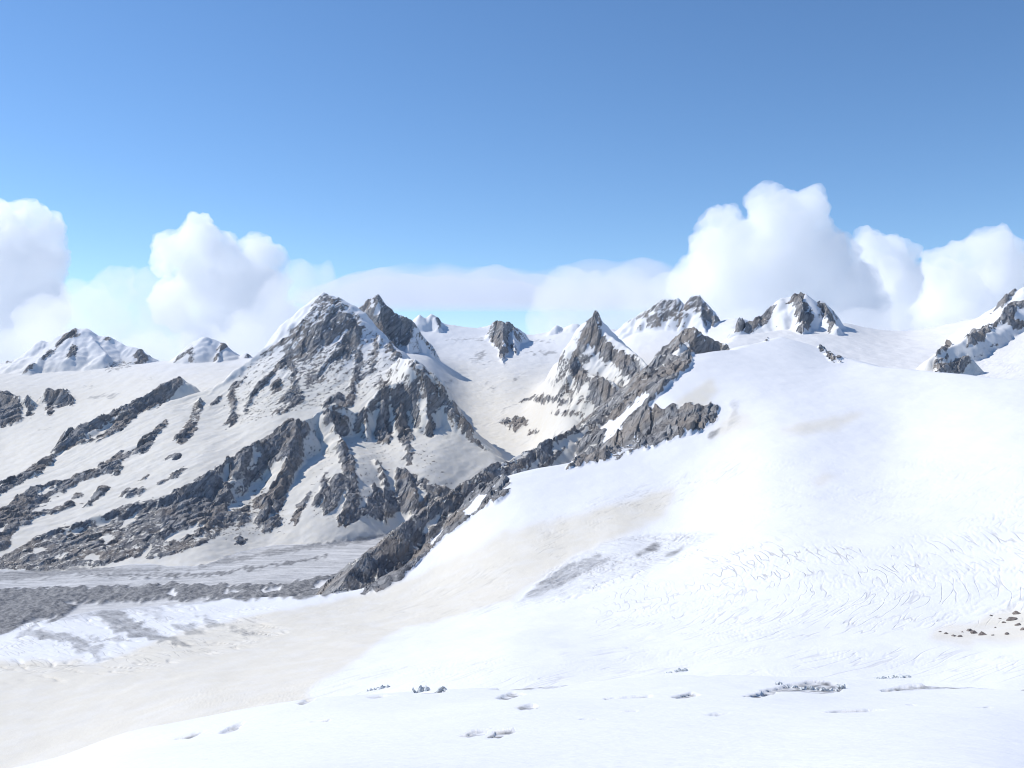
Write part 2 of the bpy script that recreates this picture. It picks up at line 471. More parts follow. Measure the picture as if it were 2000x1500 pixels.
# bare rock and its snow gaps: where on each mountain (read off the photograph), how bare (1 solid, 0.5 half snowed, 0 snow)
MM = 'main_mountain'
ROCK = [
 (MM, .31, [(500,700),(560,655),(600,612),(618,582),(636,571),(690,600),(725,640),(790,700),(740,745),(700,790),(620,800),(560,810),(470,830),(430,800),(450,750)]),
 (MM, .5, [(612,585),(600,612),(575,642),(545,672),(560,682),(590,662),(615,642),(640,625),(625,600)]),
 (MM, .22, [(600,810),(720,800),(830,860),(900,960),(820,1010),(700,1020),(600,1010),(600,900)]),
 (MM, .3, [(380,960),(480,900),(560,960),(560,1040),(440,1060),(380,1020)]),
 (MM, .52, [(618,582),(636,571),(652,576),(668,585),(680,600),(664,606),(655,625),(640,640),(612,640),(598,650),(585,655),(602,625),(610,600)]),
 (MM, .45, [(560,680),(690,650),(690,700),(660,730),(640,720),(615,755),(600,750),(575,720),(570,700)]),
 (MM, .72, [(660,606),(676,612),(690,618),(686,640),(668,650),(640,668),(618,690),(600,705),(585,705),(575,690),(582,668),(600,650),(620,632),(640,618)]),
 (MM, .85, [(686,622),(695,630),(708,640),(704,660),(690,680),(684,700),(668,705),(640,705),(655,690),(672,668),(680,645)]),
 (MM, .8, [(697,660),(704,690),(706,715),(700,735),(695,715),(692,690)]),
 (MM, .8, [(612,725),(616,735),(612,750),(600,757),(594,752),(605,735)]),
 (MM, .7, [(618,735),(636,740),(632,746),(620,745)]),
 (MM, .9, [(562,672),(572,690),(576,715),(560,718),(545,720),(530,738),(515,756),(500,768),(490,785),(482,808),(478,806),(482,785),(492,768),(510,745),(530,725),(548,705),(560,690)]),
 (MM, .95, [(562,670),(568,680),(572,700),(578,730),(583,752),(588,775),(592,788),(584,790),(575,760),(570,735),(566,710)]),
 (MM, .8, [(528,752),(545,742),(556,752),(548,760),(540,768),(528,765)]),
 (MM, .75, [(545,782),(560,768),(572,755),(580,752),(588,770),(592,785),(580,790),(565,792),(548,788)]),
 (MM, .9, [(556,805),(566,790),(567,800),(558,809)]), (MM, .9, [(534,804),(545,797),(553,803),(545,808)]),
 (MM, .95, [(446,762),(456,762),(460,780),(459,800),(463,815),(458,828),(445,834),(438,828),(446,812),(456,805),(452,790),(446,778)]),
 (MM, .85, [(407,792),(420,780),(432,773),(430,785),(415,795)]),
 (MM, .9, [(444,762),(460,745),(480,735),(478,745),(462,758)]),
 (MM, .6, [(500,694),(530,675),(560,655),(580,635),(600,625),(590,655),(575,668),(560,668),(535,685)]),
 (MM, .92, [(697,700),(702,715),(698,725),(705,735),(725,725),(728,700),(735,650),(738,648),(736,690),(732,725),(715,735),(702,738),(695,748),(690,765),(688,785),(690,795),(682,798),(678,785),(682,765),(688,745),(693,725)]),
 (MM, .85, [(632,785),(650,778),(665,772),(675,780),(688,782),(689,795),(680,798),(665,796),(655,785),(640,790)]),
 (MM, .5, [(712,705),(725,690),(728,705),(718,725),(708,722)]),
 (MM, .9, [(757,668),(762,672),(768,680),(778,690),(788,697),(765,702),(766,692),(758,685),(754,690)]),
 ('twin_back_peak', .85, [(694,600),(735,570),(748,590),(785,620),(810,622),(812,640),(800,672),(780,672),(760,660),(740,648),(720,632)]),
 ('twin_back_peak', .05, [(728,576),(731,592),(726,604),(721,600)]), ('twin_back_peak', .1, [(742,592),(747,595),(738,618),(730,618),(735,600)]),
 # shoulder cliffs
 (MM, .7, [(728,755),(744,735),(750,743),(766,748),(760,758),(748,762),(735,760)]),
 (MM, 1, [(742,762),(752,760),(756,775),(762,800),(762,835),(765,852),(760,868),(745,868),(735,862),(731,850),(737,830),(740,800)]),
 (MM, 1, [(757,760),(770,765),(776,750),(788,755),(800,765),(815,780),(820,800),(818,830),(812,848),(805,860),(795,865),(778,858),(775,840),(768,825),(765,795),(760,775)]),
 (MM, .8, [(800,765),(820,745),(826,750),(822,780),(830,800),(828,830),(822,840),(815,820),(820,800)]),
 (MM, .9, [(822,745),(825,708),(832,720),(840,745),(850,765),(850,800),(845,820),(855,840),(848,855),(838,855),(828,850),(832,830),(836,800),(832,780)]),
 (MM, .85, [(848,750),(860,760),(868,775),(880,790),(878,805),(870,808),(870,790),(858,800),(866,820),(872,835),(862,830),(852,800),(850,775)]),
 (MM, .8, [(868,775),(885,785),(905,815),(918,825),(926,850),(940,868),(960,882),(968,892),(950,880),(930,870),(915,862),(900,838),(885,812),(875,800)]),
 (MM, 1, [(785,855),(800,860),(802,880),(806,905),(796,908),(792,895),(796,880),(786,865)]),
 (MM, .6, [(798,700),(810,705),(818,715),(815,722),(800,718)]),
 (MM, .9, [(795,760),(805,745),(815,735),(822,720),(826,730),(818,748),(805,755)]),
 (MM, .9, [(706,800),(710,795),(720,812),(722,850),(716,840),(715,825),(708,822),(700,835),(695,850),(690,850),(697,820)]),
 (MM, .9, [(712,802),(722,795),(735,780),(742,765),(746,765),(738,785),(722,803)]),
 (MM, .82, [(632,790),(650,796),(665,812),(676,815),(682,812),(678,830),(677,850),(668,855),(655,845),(645,830),(636,828)]),
 (MM, .0, [(762,770),(769,800),(771,840),(777,864),(768,866),(763,830),(759,790)]), (MM, .0, [(799,790),(809,830),(814,857),(806,857),(797,815)]),
 (MM, .0, [(820,760),(827,800),(834,842),(825,840),(817,800)]), (MM, .0, [(849,798),(859,830),(864,852),(855,852),(847,825)]), (MM, .0, [(723,806),(731,828),(732,862),(721,864),(717,840)]),
 (MM, .0, [(856,800),(868,810),(884,835),(912,864),(892,872),(868,847)]), (MM, .0, [(680,845),(690,850),(688,866),(680,862)]),
 # spurs towards the valley
 (MM, 1, [(662,855),(670,862),(680,885),(690,900),(697,930),(700,960),(704,985),(706,1005),(695,1020),(670,1030),(655,1025),(668,1000),(676,975),(676,935),(668,910),(662,890)]),
 (MM, 1, [(650,935),(662,928),(675,935),(672,965),(655,990),(645,1005),(635,1000),(628,985),(640,960)]),
 (MM, .95, [(630,925),(636,920),(640,945),(636,965),(628,982),(612,992),(608,985),(622,965),(630,945)]),
 (MM, .8, [(612,955),(605,970),(600,990),(590,1000),(583,1020),(575,1028),(566,1020),(575,1000),(580,985),(592,975)]),
 (MM, 1, [(574,816),(582,818),(600,832),(604,842),(598,858),(590,880),(586,905),(575,925),(568,950),(556,975),(552,990),(545,1002),(530,1000),(520,990),(515,1010),(505,995),(490,990),(500,975),(520,962),(535,945),(548,925),(555,900),(540,900),(520,920),(505,925),(490,945),(475,955),(480,930),(498,915),(505,895),(495,880),(500,868),(520,860),(540,840),(560,820)]),
 (MM, 1, [(500,868),(480,880),(455,897),(430,912),(400,930),(350,955),(300,978),(250,1005),(270,1030),(300,1060),(360,1060),(400,1040),(430,1020),(450,985),(452,965),(440,945),(445,935),(460,930),(480,915),(492,900)]),
 (MM, .1, [(494,880),(506,878),(503,900),(496,915),(492,900)]), (MM, .15, [(432,915),(448,910),(445,935),(438,945),(428,935)]),
 (MM, .3, [(455,960),(470,945),(500,965),(485,985),(470,1000),(440,1000),(452,980)]),
 (MM, .1, [(318,1055),(350,1038),(390,1025),(400,1030),(370,1045),(330,1062)]),
 (MM, .7, [(395,1050),(420,1020),(450,1000),(480,985),(490,1000),(485,1020),(470,1028),(460,1020),(450,1030),(430,1035),(410,1050)]),
 (MM, .85, [(505,1000),(520,990),(530,1010),(550,1005),(545,1030),(530,1028),(522,1040),(510,1035),(500,1020)]),
 (MM, 1, [(728,955),(735,950),(745,960),(755,962),(765,958),(772,980),(773,1000),(765,1010),(750,1018),(735,1015),(720,1010),(708,1005),(712,985),(722,970)]),
 (MM, .9, [(776,915),(800,922),(825,935),(845,945),(860,955),(845,985),(820,1000),(800,1005),(780,1003),(775,985),(772,950)]),
 (MM, .2, [(815,945),(835,955),(830,975),(820,985),(815,965)]),
 (MM, .8, [(855,960),(870,950),(880,960),(870,975),(855,985)]),
 (MM, .9, [(735,895),(742,905),(752,930),(760,955),(755,958),(745,935),(736,910)]),
 # left slopes
 (MM, .85, [(355,735),(356,750),(345,765),(330,778),(310,795),(290,800),(270,812),(255,825),(240,840),(210,855),(180,862),(150,870),(130,880),(98,896),(112,862),(140,832),(165,817),(200,797),(235,782),(260,762),(275,754),(278,768),(290,752),(310,742),(338,732)]),
 (MM, .3, [(150,858),(200,830),(225,810),(235,815),(205,848),(170,862)]),
 (MM, .55, [(395,775),(400,790),(390,820),(385,840),(375,855),(360,868),(345,862),(355,840),(370,815),(375,790)]),
 (MM, .95, [(385,825),(383,842),(370,855),(355,868),(340,858),(350,842),(368,830)]),
 (MM, .9, [(330,815),(325,835),(305,850),(295,875),(280,885),(262,888),(262,875),(285,855),(300,840),(318,822)]),
 (MM, .8, [(262,878),(255,890),(235,902),(205,915),(190,912),(215,895),(240,880)]),
 (MM, 1, [(208,925),(225,915),(240,912),(236,925),(220,928)]),
 (MM, .8, [(245,900),(200,912),(150,930),(100,945),(50,955),(50,964),(100,954),(160,941),(210,925)]),
 (MM, .95, [(105,895),(104,908),(92,912),(82,920),(80,928),(60,935),(30,950),(0,965),(-60,990),(-60,960),(0,950),(20,932),(50,912),(80,897)]),
 (MM, .95, [(160,937),(140,955),(120,965),(95,972),(90,965),(110,952),(135,942)]),
 (MM, 1, [(195,950),(212,948),(215,952),(205,965),(190,975),(172,990),(165,988),(178,972),(190,960)]),
 (MM, .9, [(232,965),(245,953),(285,955),(272,970),(245,973)]),
 (MM, .85, [(298,950),(320,935),(345,918),(355,912),(360,920),(350,932),(320,945)]),
 (MM, .7, [(312,902),(330,888),(365,885),(350,895),(325,898)]),
 (MM, .7, [(135,978),(150,960),(165,962),(158,975)]), (MM, .8, [(270,938),(290,925),(295,930),(280,940)]),
 (MM, .9, [(-60,1010),(0,1000),(40,965),(70,960),(90,968),(100,982),(80,985),(70,992),(60,1005),(20,1030),(0,1030),(-60,1050)]),
 (MM, .85, [(-60,1060),(0,1040),(40,1015),(80,1000),(130,985),(165,985),(110,1000),(80,1010),(45,1025),(25,1045),(20,1070),(0,1078),(-60,1090)]),
 (MM, .64, [(-80,1120),(0,1090),(50,1060),(120,1030),(200,1005),(260,983),(340,962),(350,985),(300,1010),(330,1030),(300,1060),(270,1090),(245,1095),(200,1105),(100,1112),(0,1130),(-80,1150)]),
 (MM, .6, [(300,1060),(400,1050),(420,1030),(435,1035),(415,1055),(380,1070),(340,1085),(280,1095)]),
 (MM, .1, [(120,1040),(150,1030),(165,1036),(140,1045)]), (MM, .1, [(195,1050),(215,1040),(222,1052),(205,1060)]), (MM, .1, [(235,1020),(262,1008),(270,1016),(245,1030)]), (MM, .1, [(60,1075),(80,1066),(95,1072),(75,1082)]), (MM, .05, [(165,1090),(180,1078),(195,1088),(185,1098)]), (MM, .1, [(100,1090),(125,1084),(120,1094)]),
 (MM, .2, [(160,1018),(200,1008),(225,1015),(200,1025)]),
 (MM, .8, [(450,1055),(480,1052),(485,1058),(465,1064)]),
 # cirque
 ('cirque_rock_peak', .97, [(960,634),(975,618),(985,620),(990,632),(1000,632),(1010,645),(1018,655),(1000,648),(995,655),(985,660),(978,680),(982,690),(978,702),(970,695),(962,685),(953,682),(956,665),(968,645)]),
 ('cirque_rock_peak', .65, [(985,672),(1000,670),(1020,690),(1010,700),(1000,705),(990,715),(992,730),(988,745),(980,752),(978,735),(982,715),(980,690)]),
 ('back_wall_ridge', .9, [(850,612),(860,620),(866,634),(860,642),(853,630)]),
 ('pyramid_peak', 1, [(1158,608),(1170,620),(1178,640),(1168,630),(1160,630),(1175,655),(1195,675),(1225,693),(1245,696),(1258,740),(1250,758),(1245,770),(1235,760),(1232,740),(1215,735),(1205,715),(1180,705),(1165,690),(1150,672),(1143,685),(1128,700),(1130,715),(1120,718),(1106,722),(1115,700),(1132,660),(1143,635),(1148,620)]),
 ('pyramid_peak', .95, [(1110,720),(1130,713),(1145,720),(1148,735),(1165,738),(1180,742),(1198,748),(1210,768),(1218,780),(1210,805),(1185,805),(1160,795),(1152,770),(1148,745),(1140,740),(1135,762),(1122,758),(1118,740)]),
 ('snow_cirque pyramid_peak', .85, [(1008,790),(1030,775),(1060,770),(1090,775),(1110,785),(1110,798),(1095,795),(1075,788),(1055,790),(1040,780),(1020,790)]),
 ('snow_cirque pyramid_peak', .8, [(976,820),(985,815),(1005,818),(1030,820),(1045,830),(1020,835),(1010,845),(995,842),(990,832),(978,832)]),
 ('snow_cirque pyramid_peak', .9, [(1022,848),(1035,840),(1055,838),(1058,845),(1040,850)]), ('snow_cirque pyramid_peak', .85, [(1040,862),(1060,866),(1070,864),(1062,871),(1050,871)]),
 ('snow_cirque pyramid_peak', .8, [(1065,800),(1110,805),(1115,822),(1095,812),(1075,806)]),
 # twin summits
 ('twin_summit_peak', .52, [(1205,648),(1250,612),(1285,582),(1296,578),(1310,584),(1320,576),(1335,592),(1345,610),(1340,625),(1325,630),(1310,625),(1295,620),(1285,635),(1268,635),(1262,620),(1240,625)]),
 ('twin_summit_peak', .55, [(1337,592),(1345,576),(1366,572),(1375,590),(1385,605),(1395,620),(1390,650),(1380,640),(1370,625),(1355,610),(1342,605)]),
 ('twin_summit_peak', .72, [(1372,590),(1385,600),(1400,620),(1420,635),(1435,660),(1445,690),(1425,690),(1410,680),(1385,670),(1378,650),(1390,640),(1382,615)]),
 ('twin_summit_peak', .85, [(1372,670),(1390,655),(1410,655),(1425,675),(1448,700),(1450,706),(1430,698),(1415,692),(1400,687),(1380,680)]),
 ('dome_summit_peak', .85, [(1428,655),(1442,622),(1465,618),(1485,612),(1508,596),(1520,590),(1508,610),(1498,630),(1485,640),(1470,648),(1460,655),(1450,645)]),
 ('dome_summit_peak', .9, [(1538,590),(1550,573),(1568,570),(1574,590),(1582,605),(1587,622),(1582,635),(1584,657),(1565,657),(1555,648),(1560,635),(1555,615),(1550,600)]),
 ('dome_summit_peak', .85, [(1594,588),(1602,582),(1614,600),(1627,615),(1635,634),(1620,637),(1610,615),(1600,605)]),
 ('dome_summit_peak far_snow_saddle', .9, [(1610,640),(1620,640),(1625,650),(1615,650)]),
 # right edge
 ('edge_rock_slope', .95, [(1936,610),(1958,585),(1975,566),(1992,556),(1985,575),(1965,592),(1945,605)]),
 ('edge_rock_slope far_snow_saddle', .95, [(1940,640),(1950,620),(1965,600),(1980,590),(2000,586),(2060,586),(2060,600),(1985,605),(1980,625),(1960,632),(1945,640),(1925,650),(1905,665),(1880,664),(1900,645),(1920,640),(1930,630)]),
 ('edge_rock_slope far_snow_saddle', .95, [(1966,625),(1985,622),(2000,630),(2050,630),(2050,640),(1985,640),(1970,635)]),
 ('edge_rock_slope far_snow_saddle', 1, [(1898,650),(1925,645),(1932,655),(1915,668),(1900,676),(1885,675),(1895,665)]),
 ('edge_rock_slope far_snow_saddle', .9, [(1826,697),(1838,680),(1850,672),(1860,672),(1845,690)]), ('edge_rock_slope far_snow_saddle', .95, [(1820,715),(1825,705),(1840,700),(1855,692),(1850,700),(1830,712)]),
 ('edge_rock_slope far_snow_saddle', .95, [(1820,728),(1835,716),(1860,710),(1875,700),(1890,700),(1903,702),(1888,712),(1885,734)]),
 ('snow_glacier', .95, [(1105,917),(1150,870),(1210,830),(1262,790),(1280,795),(1300,800),(1325,790),(1350,790),(1370,796),(1400,792),(1410,808),(1398,826),(1370,842),(1340,852),(1290,868),(1250,880),(1180,900)]),
 ('snow_glacier', .95, [(1340,640),(1356,690),(1345,722),(1312,748),(1288,775),(1264,800),(1200,860),(1105,920),(1095,850),(1250,765),(1290,690)]),
 ('snow_glacier', .84, [(980,926),(1004,938),(968,972),(934,1002),(905,1024),(866,1054),(842,1080),(812,1106),(784,1136),(742,1156),(700,1160),(760,1095),(850,1015),(900,975)]),
 ('snow_glacier', .15, [(905,1000),(930,975),(955,960),(940,985),(915,1010)]), ('snow_glacier', .2, [(835,1060),(860,1035),(868,1040),(845,1066)]),
 ('snow_glacier', .3, [(1160,868),(1200,835),(1225,828),(1200,855),(1170,880)]),
 ('snow_glacier', 1, [(1598,668),(1605,670),(1612,685),(1630,692),(1640,700),(1650,708),(1635,705),(1615,698),(1600,682)]),
 ('snow_glacier', .9, [(1478,656),(1490,648),(1497,656),(1502,668),(1490,662)]),
 ('snow_glacier', .95, [(955,978),(975,962),(990,955),(1000,953),(995,965),(975,982),(962,988)]),
 # far left
 ('far_left_peak', .8, [(128,650),(140,636),(150,638),(155,655),(148,662),(135,660),(120,670),(112,680),(105,695),(106,672),(116,660)]),
 ('far_left_peak', .95, [(135,680),(140,672),(150,672),(152,690),(145,700),(132,698)]),
 ('far_left_peak left_snowfield', .8, [(75,710),(88,690),(95,680),(106,690),(85,705),(60,720),(40,735),(50,718)]),
 ('far_left_peak', 1, [(204,662),(214,650),(222,662),(212,667)]), ('far_left_peak', .9, [(262,690),(276,678),(290,700),(285,715),(268,712)]),
 ('far_left_peak', .9, [(10,710),(20,700),(30,693),(28,704)]), ('far_left_peak left_snowfield', .38, [(195,725),(215,700),(235,700),(260,705),(262,720),(240,722),(210,728)]),
 ('far_snow_cone', .75, [(430,690),(425,705),(415,712),(420,695),(430,672),(438,664),(448,678),(436,685)]),
 ('far_snow_cone', .5, [(365,690),(375,680),(385,690),(382,715),(370,722),(365,712)]), ('far_snow_cone', .6, [(345,698),(378,672),(375,682),(330,718)]),
 ('far_snow_cone', .9, [(478,692),(487,688),(492,705),(478,708)]),
 ('dark_cliffs left_snowfield', 1, [(-60,765),(0,762),(18,770),(35,776),(42,800),(45,822),(25,830),(2,836),(-60,838)]),
 ('dark_cliffs left_snowfield', 1, [(46,775),(60,775),(67,800),(62,818),(52,812)]), ('dark_cliffs left_snowfield', 1, [(86,762),(106,761),(105,808),(98,812),(88,810)]),
 ('dark_cliffs left_snowfield', 1, [(109,762),(122,757),(137,770),(145,790),(142,798),(130,792),(118,795),(108,798)]),
]
RIDGE_SNOW = [
 ('rock_ridge', .1, [(1315,690),(1335,672),(1345,675),(1335,690),(1320,698)]),
 ('rock_ridge snow_glacier', .08, [(1070,876),(1095,862),(1130,842),(1147,836),(1146,850),(1125,866),(1105,873),(1085,880)]),
 ('rock_ridge snow_glacier', .05, [(1162,836),(1195,822),(1202,830),(1192,850),(1180,848),(1166,842)]),
 ('rock_ridge snow_glacier', .08, [(1105,870),(1127,868),(1132,880),(1117,905),(1092,918),(1066,920),(1083,900),(1098,885)]),
 ('rock_ridge snow_glacier', .12, [(1260,770),(1274,775),(1242,802),(1217,824),(1198,842),(1188,834),(1215,808),(1240,786)]),
 ('rock_ridge snow_glacier', .25, [(970,908),(1010,890),(1042,880),(1022,893),(990,906)]),
 ('rock_ridge snow_glacier', .5, [(1170,905),(1200,885),(1240,855),(1260,850),(1235,880),(1200,900)]),
 ('rock_ridge', .2, [(900,985),(925,965),(950,950),(965,945),(930,985),(905,1003)]),
 ('rock_ridge', .15, [(812,1042),(830,1028),(850,1010),(865,1003),(850,1024),(825,1042)]),
 ('rock_ridge', .25, [(808,1078),(818,1062),(832,1052),(822,1072)]),
 ('rock_ridge', .3, [(1000,950),(1040,925),(1060,910),(1050,900),(1000,925),(985,940)]),
]
rock = np.zeros(H.shape, np.float32)
_st = 7 * perlin((X + H) / 120, (X - H) / 20, 61) + 4 * perlin((X + H) / 50, (X - H) / 9, 62)
jx = 3 * fbm(X / 60, Y / 60, 63, 3) + _st
jy = 3 * fbm(X / 60, Y / 60, 71, 3) - _st


def paint(arr, polys, P):
    for name, val, poly in polys:
        p = np.array(poly)
        y0 = 0
        m = (PXg > p[:, 0].min() - 8) & (PXg < p[:, 0].max() + 8) & (P > p[:, 1].min() - 8) & (P < p[:, 1].max() + 8)
        if name:
            m &= np.isin(LAB, [lab(n) for n in name.split()])
        idx = np.nonzero(m)
        ins = inside(PXg[idx] + jx[idx], P[idx] + jy[idx], poly)
        arr[idx[0][ins], idx[1][ins]] = val


mface = (LAB == lab('main_mountain')) * sstep(6250, 6550, Y)
H = H + mface * 9 * ridged((X - Y) / 95 + perlin(X / 200, Y / 200, 393), (X + Y) / 520, 391, 4, 0.55)
mlow = np.isin(LAB, [lab('main_mountain'), lab('pyramid_peak'), lab('twin_summit_peak')]) * sstep(3900, 4500, Y) * (1 - mface)
H = H + mlow * 4 * ridged((X - 0.5 * Y) / 120, (0.5 * X + Y) / 420, 395, 4, 0.55)
S = slope_of(H)
MOUNT = np.isin(LAB, [lab(n) for n in ('main_mountain twin_back_peak cirque_rock_peak pyramid_peak twin_summit_peak dome_summit_peak edge_rock_slope dark_cliffs').split()])
rock = np.where(MOUNT, 0.34 * sstep(1.2, 2.2, S), -0.6).astype(np.float32)
rock[LAB == lab('rock_ridge')] = 0.74
rock[np.isin(LAB, [lab('far_left_peak'), lab('far_snow_cone'), lab('back_wall_ridge')])] = -0.1
Pv = PYg()
paint(rock, ROCK, Pv)
paint(rock, RIDGE_SNOW, Pv)


def blur(a, n=1):
    for _ in range(n):
        a = (np.roll(a, 1, 0) + np.roll(a, -1, 0) + 2 * a) * 0.25
        a = (np.roll(a, 1, 1) + np.roll(a, -1, 1) + 2 * a) * 0.25
    return a


# rock stands proud of the snow and is broken into slabs and ribs
rb = np.clip((blur(np.clip(rock, 0, 1), 3) - 0.35) / 0.5, 0, 1)
ca, sa_ = math.cos(0.9), math.sin(0.9)
XR, YR = (X * ca + Y * sa_), (-X * sa_ + Y * ca)
rough = np.zeros(H.shape)
on = np.nonzero(rb > 0.01)
xo, yo = X[on], Y[on]
xw, yw = xo + 14 * perlin(xo / 60, yo / 60, 341), yo + 14 * perlin(xo / 60, yo / 60, 343)
xr, yr = xw * 0.92 - yw * 0.39, xw * 0.39 + yw * 0.92
rough[on] = (10 + 14 * ridged(XR[on] / 130, YR[on] / 280, 301, 3, 0.5) + 34 * (0.55 + 0.45 * sstep(5000, 5600, yo)) * facets(xr / 95, yr / 260, 345, 1.1)
             + 15 * facets(xr / 38, yr / 95, 347, 1.1) + 5 * facets(xw / 17, yw / 34, 349, 1.0) + 1.2 * perlin(xo / 13, yo / 16, 321))
strata = (X * 0.55 + H * 0.75 + 22 * perlin(X / 120, Y / 120, 331)) / 34.0
rough = rough + 5 * (np.abs((strata % 1.0) - 0.5) * 2)
H = H + rb * (rough - 9) * sstep(1800, 3200, Y)
S2 = slope_of(H)
dS = S2 - blur(S2, 8)
rock = np.where(rock > 0.03, rock + np.clip(dS * 0.5, -0.4, 0.3) * np.clip(rock * 3, 0, 1), rock)
SURF = np.zeros(H.shape + (4,), np.float32)
rock = blur(np.minimum(rock, 0.9), 1)

# debris, dusty snow and open ice
VG, SG, FS = 'valley_glacier', 'snow_glacier', 'foreground_snow'
deb = np.zeros(H.shape, np.float32)
flow = Y - 0.16 * X + 60 * perlin(X / 900, Y / 900, 401)
vg = LAB == lab(VG)
deb[vg] = (0.47 + 0.14 * fbm(X[vg] / 500, flow[vg] / 22, 403, 3))
DEBRIS = [
 (VG + ' ' + SG + ' ' + MM, .95, [(-80,1152),(0,1152),(150,1150),(320,1145),(335,1138),(350,1146),(480,1145),(560,1140),(640,1125),(720,1095),(690,1150),(640,1165),(450,1171),(300,1175),(0,1184),(-80,1184)]),
 (VG, .05, [(608,1150),(628,1136),(650,1128),(657,1140),(650,1150)]), (VG, .1, [(320,1163),(336,1155),(346,1165),(340,1170)]), (VG, .2, [(430,1160),(450,1155),(470,1163)]), (VG, .2, [(500,1153),(545,1147),(555,1152),(520,1160)]),
 (VG + ' ' + MM, .68, [(0,1117),(150,1107),(300,1112),(360,1112),(420,1095),(480,1085),(600,1062),(700,1050),(780,1034),(780,1044),(700,1060),(600,1073),(480,1093),(400,1108),(300,1119),(150,1121),(0,1136),(-60,1140),(-60,1120)]),
 (VG, .9, [(640,1083),(600,1090),(480,1110),(400,1122),(300,1124),(150,1122),(150,1125),(300,1127),(400,1127),(480,1115),(600,1094),(640,1087)]),
 (VG + ' ' + SG, 1, [(-60,1185),(0,1180),(100,1180),(150,1184),(125,1205),(60,1215),(0,1238),(-60,1245)]),
 (VG + ' ' + SG, .42, [(150,1184),(300,1180),(430,1170),(380,1182),(330,1187),(250,1194),(100,1215),(60,1215),(125,1205)]),
 (SG, .62, [(190,1190),(230,1192),(260,1208),(300,1228),(370,1258),(385,1264),(350,1262),(280,1247),(230,1237),(200,1217)]),
 (SG, .55, [(20,1240),(60,1222),(130,1238),(160,1248),(200,1262),(205,1272),(150,1262),(90,1250)]),
 (SG, .5, [(130,1260),(190,1268),(215,1290),(150,1275)]), (SG, .5, [(330,1213),(380,1223),(412,1240),(360,1240),(340,1225)]),
 (SG, .5, [(370,1193),(420,1208),(452,1222),(410,1225)]), (SG, .5, [(440,1220),(500,1235),(515,1242),(480,1241),(445,1230)]),
 (SG, .5, [(160,1242),(230,1243),(270,1250),(230,1256),(170,1250)]), (SG, .4, [(260,1190),(290,1186),(320,1196),(330,1210),(290,1206)]),
 (SG, .3, [(1000,1182),(1050,1140),(1100,1100),(1150,1070),(1210,1047),(1300,1037),(1400,1037),(1405,1045),(1370,1060),(1320,1085),(1270,1110),(1200,1130),(1150,1155),(1080,1165)]),
 (SG, .55, [(1010,1172),(1060,1135),(1110,1102),(1160,1085),(1190,1095),(1130,1125),(1070,1155)]),
 (SG, .7, [(1240,1083),(1262,1072),(1278,1060),(1290,1066),(1285,1075),(1262,1080),(1248,1088)]), (SG, .7, [(1298,1083),(1315,1072),(1335,1070),(1325,1080),(1302,1088)]),
 (SG, .35, [(1420,785),(1440,780),(1447,800),(1440,830),(1420,835),(1425,810)]), (SG, .7, [(1375,858),(1390,842),(1405,838),(1402,848),(1385,860)]),
 (SG, .45, [(1510,1036),(1545,1036),(1545,1040),(1515,1041)]),
]
OPEN = [[(1485,1347),(1540,1336),(1590,1328),(1650,1335),(1640,1350),(1600,1355),(1550,1349),(1490,1354)], [(1720,1346),(1760,1338),(1850,1331),(1930,1332),(2010,1343),(2010,1349),(1900,1341),(1800,1344),(1725,1350)],
 [(1605,1393),(1640,1386),(1700,1382),(1732,1385),(1690,1391),(1640,1393)], [(1285,1312),(1310,1307),(1350,1307),(1330,1316),(1290,1319)], [(1690,1326),(1720,1320),(1780,1311),(1797,1316),(1750,1323),(1700,1329)],
 [(1180,1365),(1270,1360),(1274,1364),(1185,1368)], [(1310,1364),(1350,1353),(1366,1360),(1330,1367)], [(1375,1397),(1400,1393),(1427,1392),(1400,1399)], [(1905,1382),(1935,1379),(1935,1383)],
 [(1770,1374),(1785,1372),(1787,1377)], [(708,1346),(730,1339),(760,1344),(767,1352),(720,1353)], [(800,1336),(830,1330),(850,1335),(872,1350),(850,1356),(810,1354)], [(580,1375),(600,1366),(617,1361),(610,1370),(590,1378)],
 [(713,1363),(745,1357),(768,1362),(730,1365)], [(898,1438),(930,1425),(958,1422),(945,1434),(915,1440)], [(953,1441),(970,1428),(1000,1423),(1005,1430),(975,1441)], [(428,1431),(455,1418),(477,1411),(462,1425),(440,1433)],
 [(338,1443),(380,1430),(402,1427),(370,1441)], [(960,1346),(1000,1333),(1060,1327),(1155,1329),(1090,1340),(1000,1346)], [(968,1363),(1000,1351),(1027,1355),(990,1364)], [(1008,1383),(1040,1377),(1052,1384),(1020,1387)],
 [(1345,1318),(1400,1313),(1440,1316),(1380,1321)], [(1450,1360),(1500,1350),(1520,1354),(1480,1362)], [(1210,1390),(1240,1386),(1245,1390)], [(600,1410),(640,1405),(645,1409)], [(1130,1405),(1160,1402),(1165,1406)]]
CR = 'snow_cirque cirque_rock_peak back_wall_ridge'
DEBRIS += [(CR, .6, q) for q in (
 [(870,662),(900,661),(952,661),(952,664),(900,665),(870,665)], [(1014,664),(1050,664),(1090,667),(1090,670),(1050,668),(1014,667)], [(908,693),(930,704),(970,709),(970,712),(928,708),(906,697)],
 [(1022,687),(1045,687),(1092,686),(1092,690),(1060,692),(1025,691)], [(860,744),(885,742),(885,746),(862,748)], [(1000,742),(1025,726),(1030,727),(1005,745)], [(1060,742),(1090,741),(1095,756),(1085,752)],
 [(975,800),(1000,790),(1012,783),(1012,787),(985,800)], [(940,745),(965,758),(968,766),(960,762)], [(925,690),(945,686),(950,700),(935,702)], [(790,685),(820,680),(826,690),(800,690)], [(1075,845),(1115,850),(1112,858),(1085,855)])]
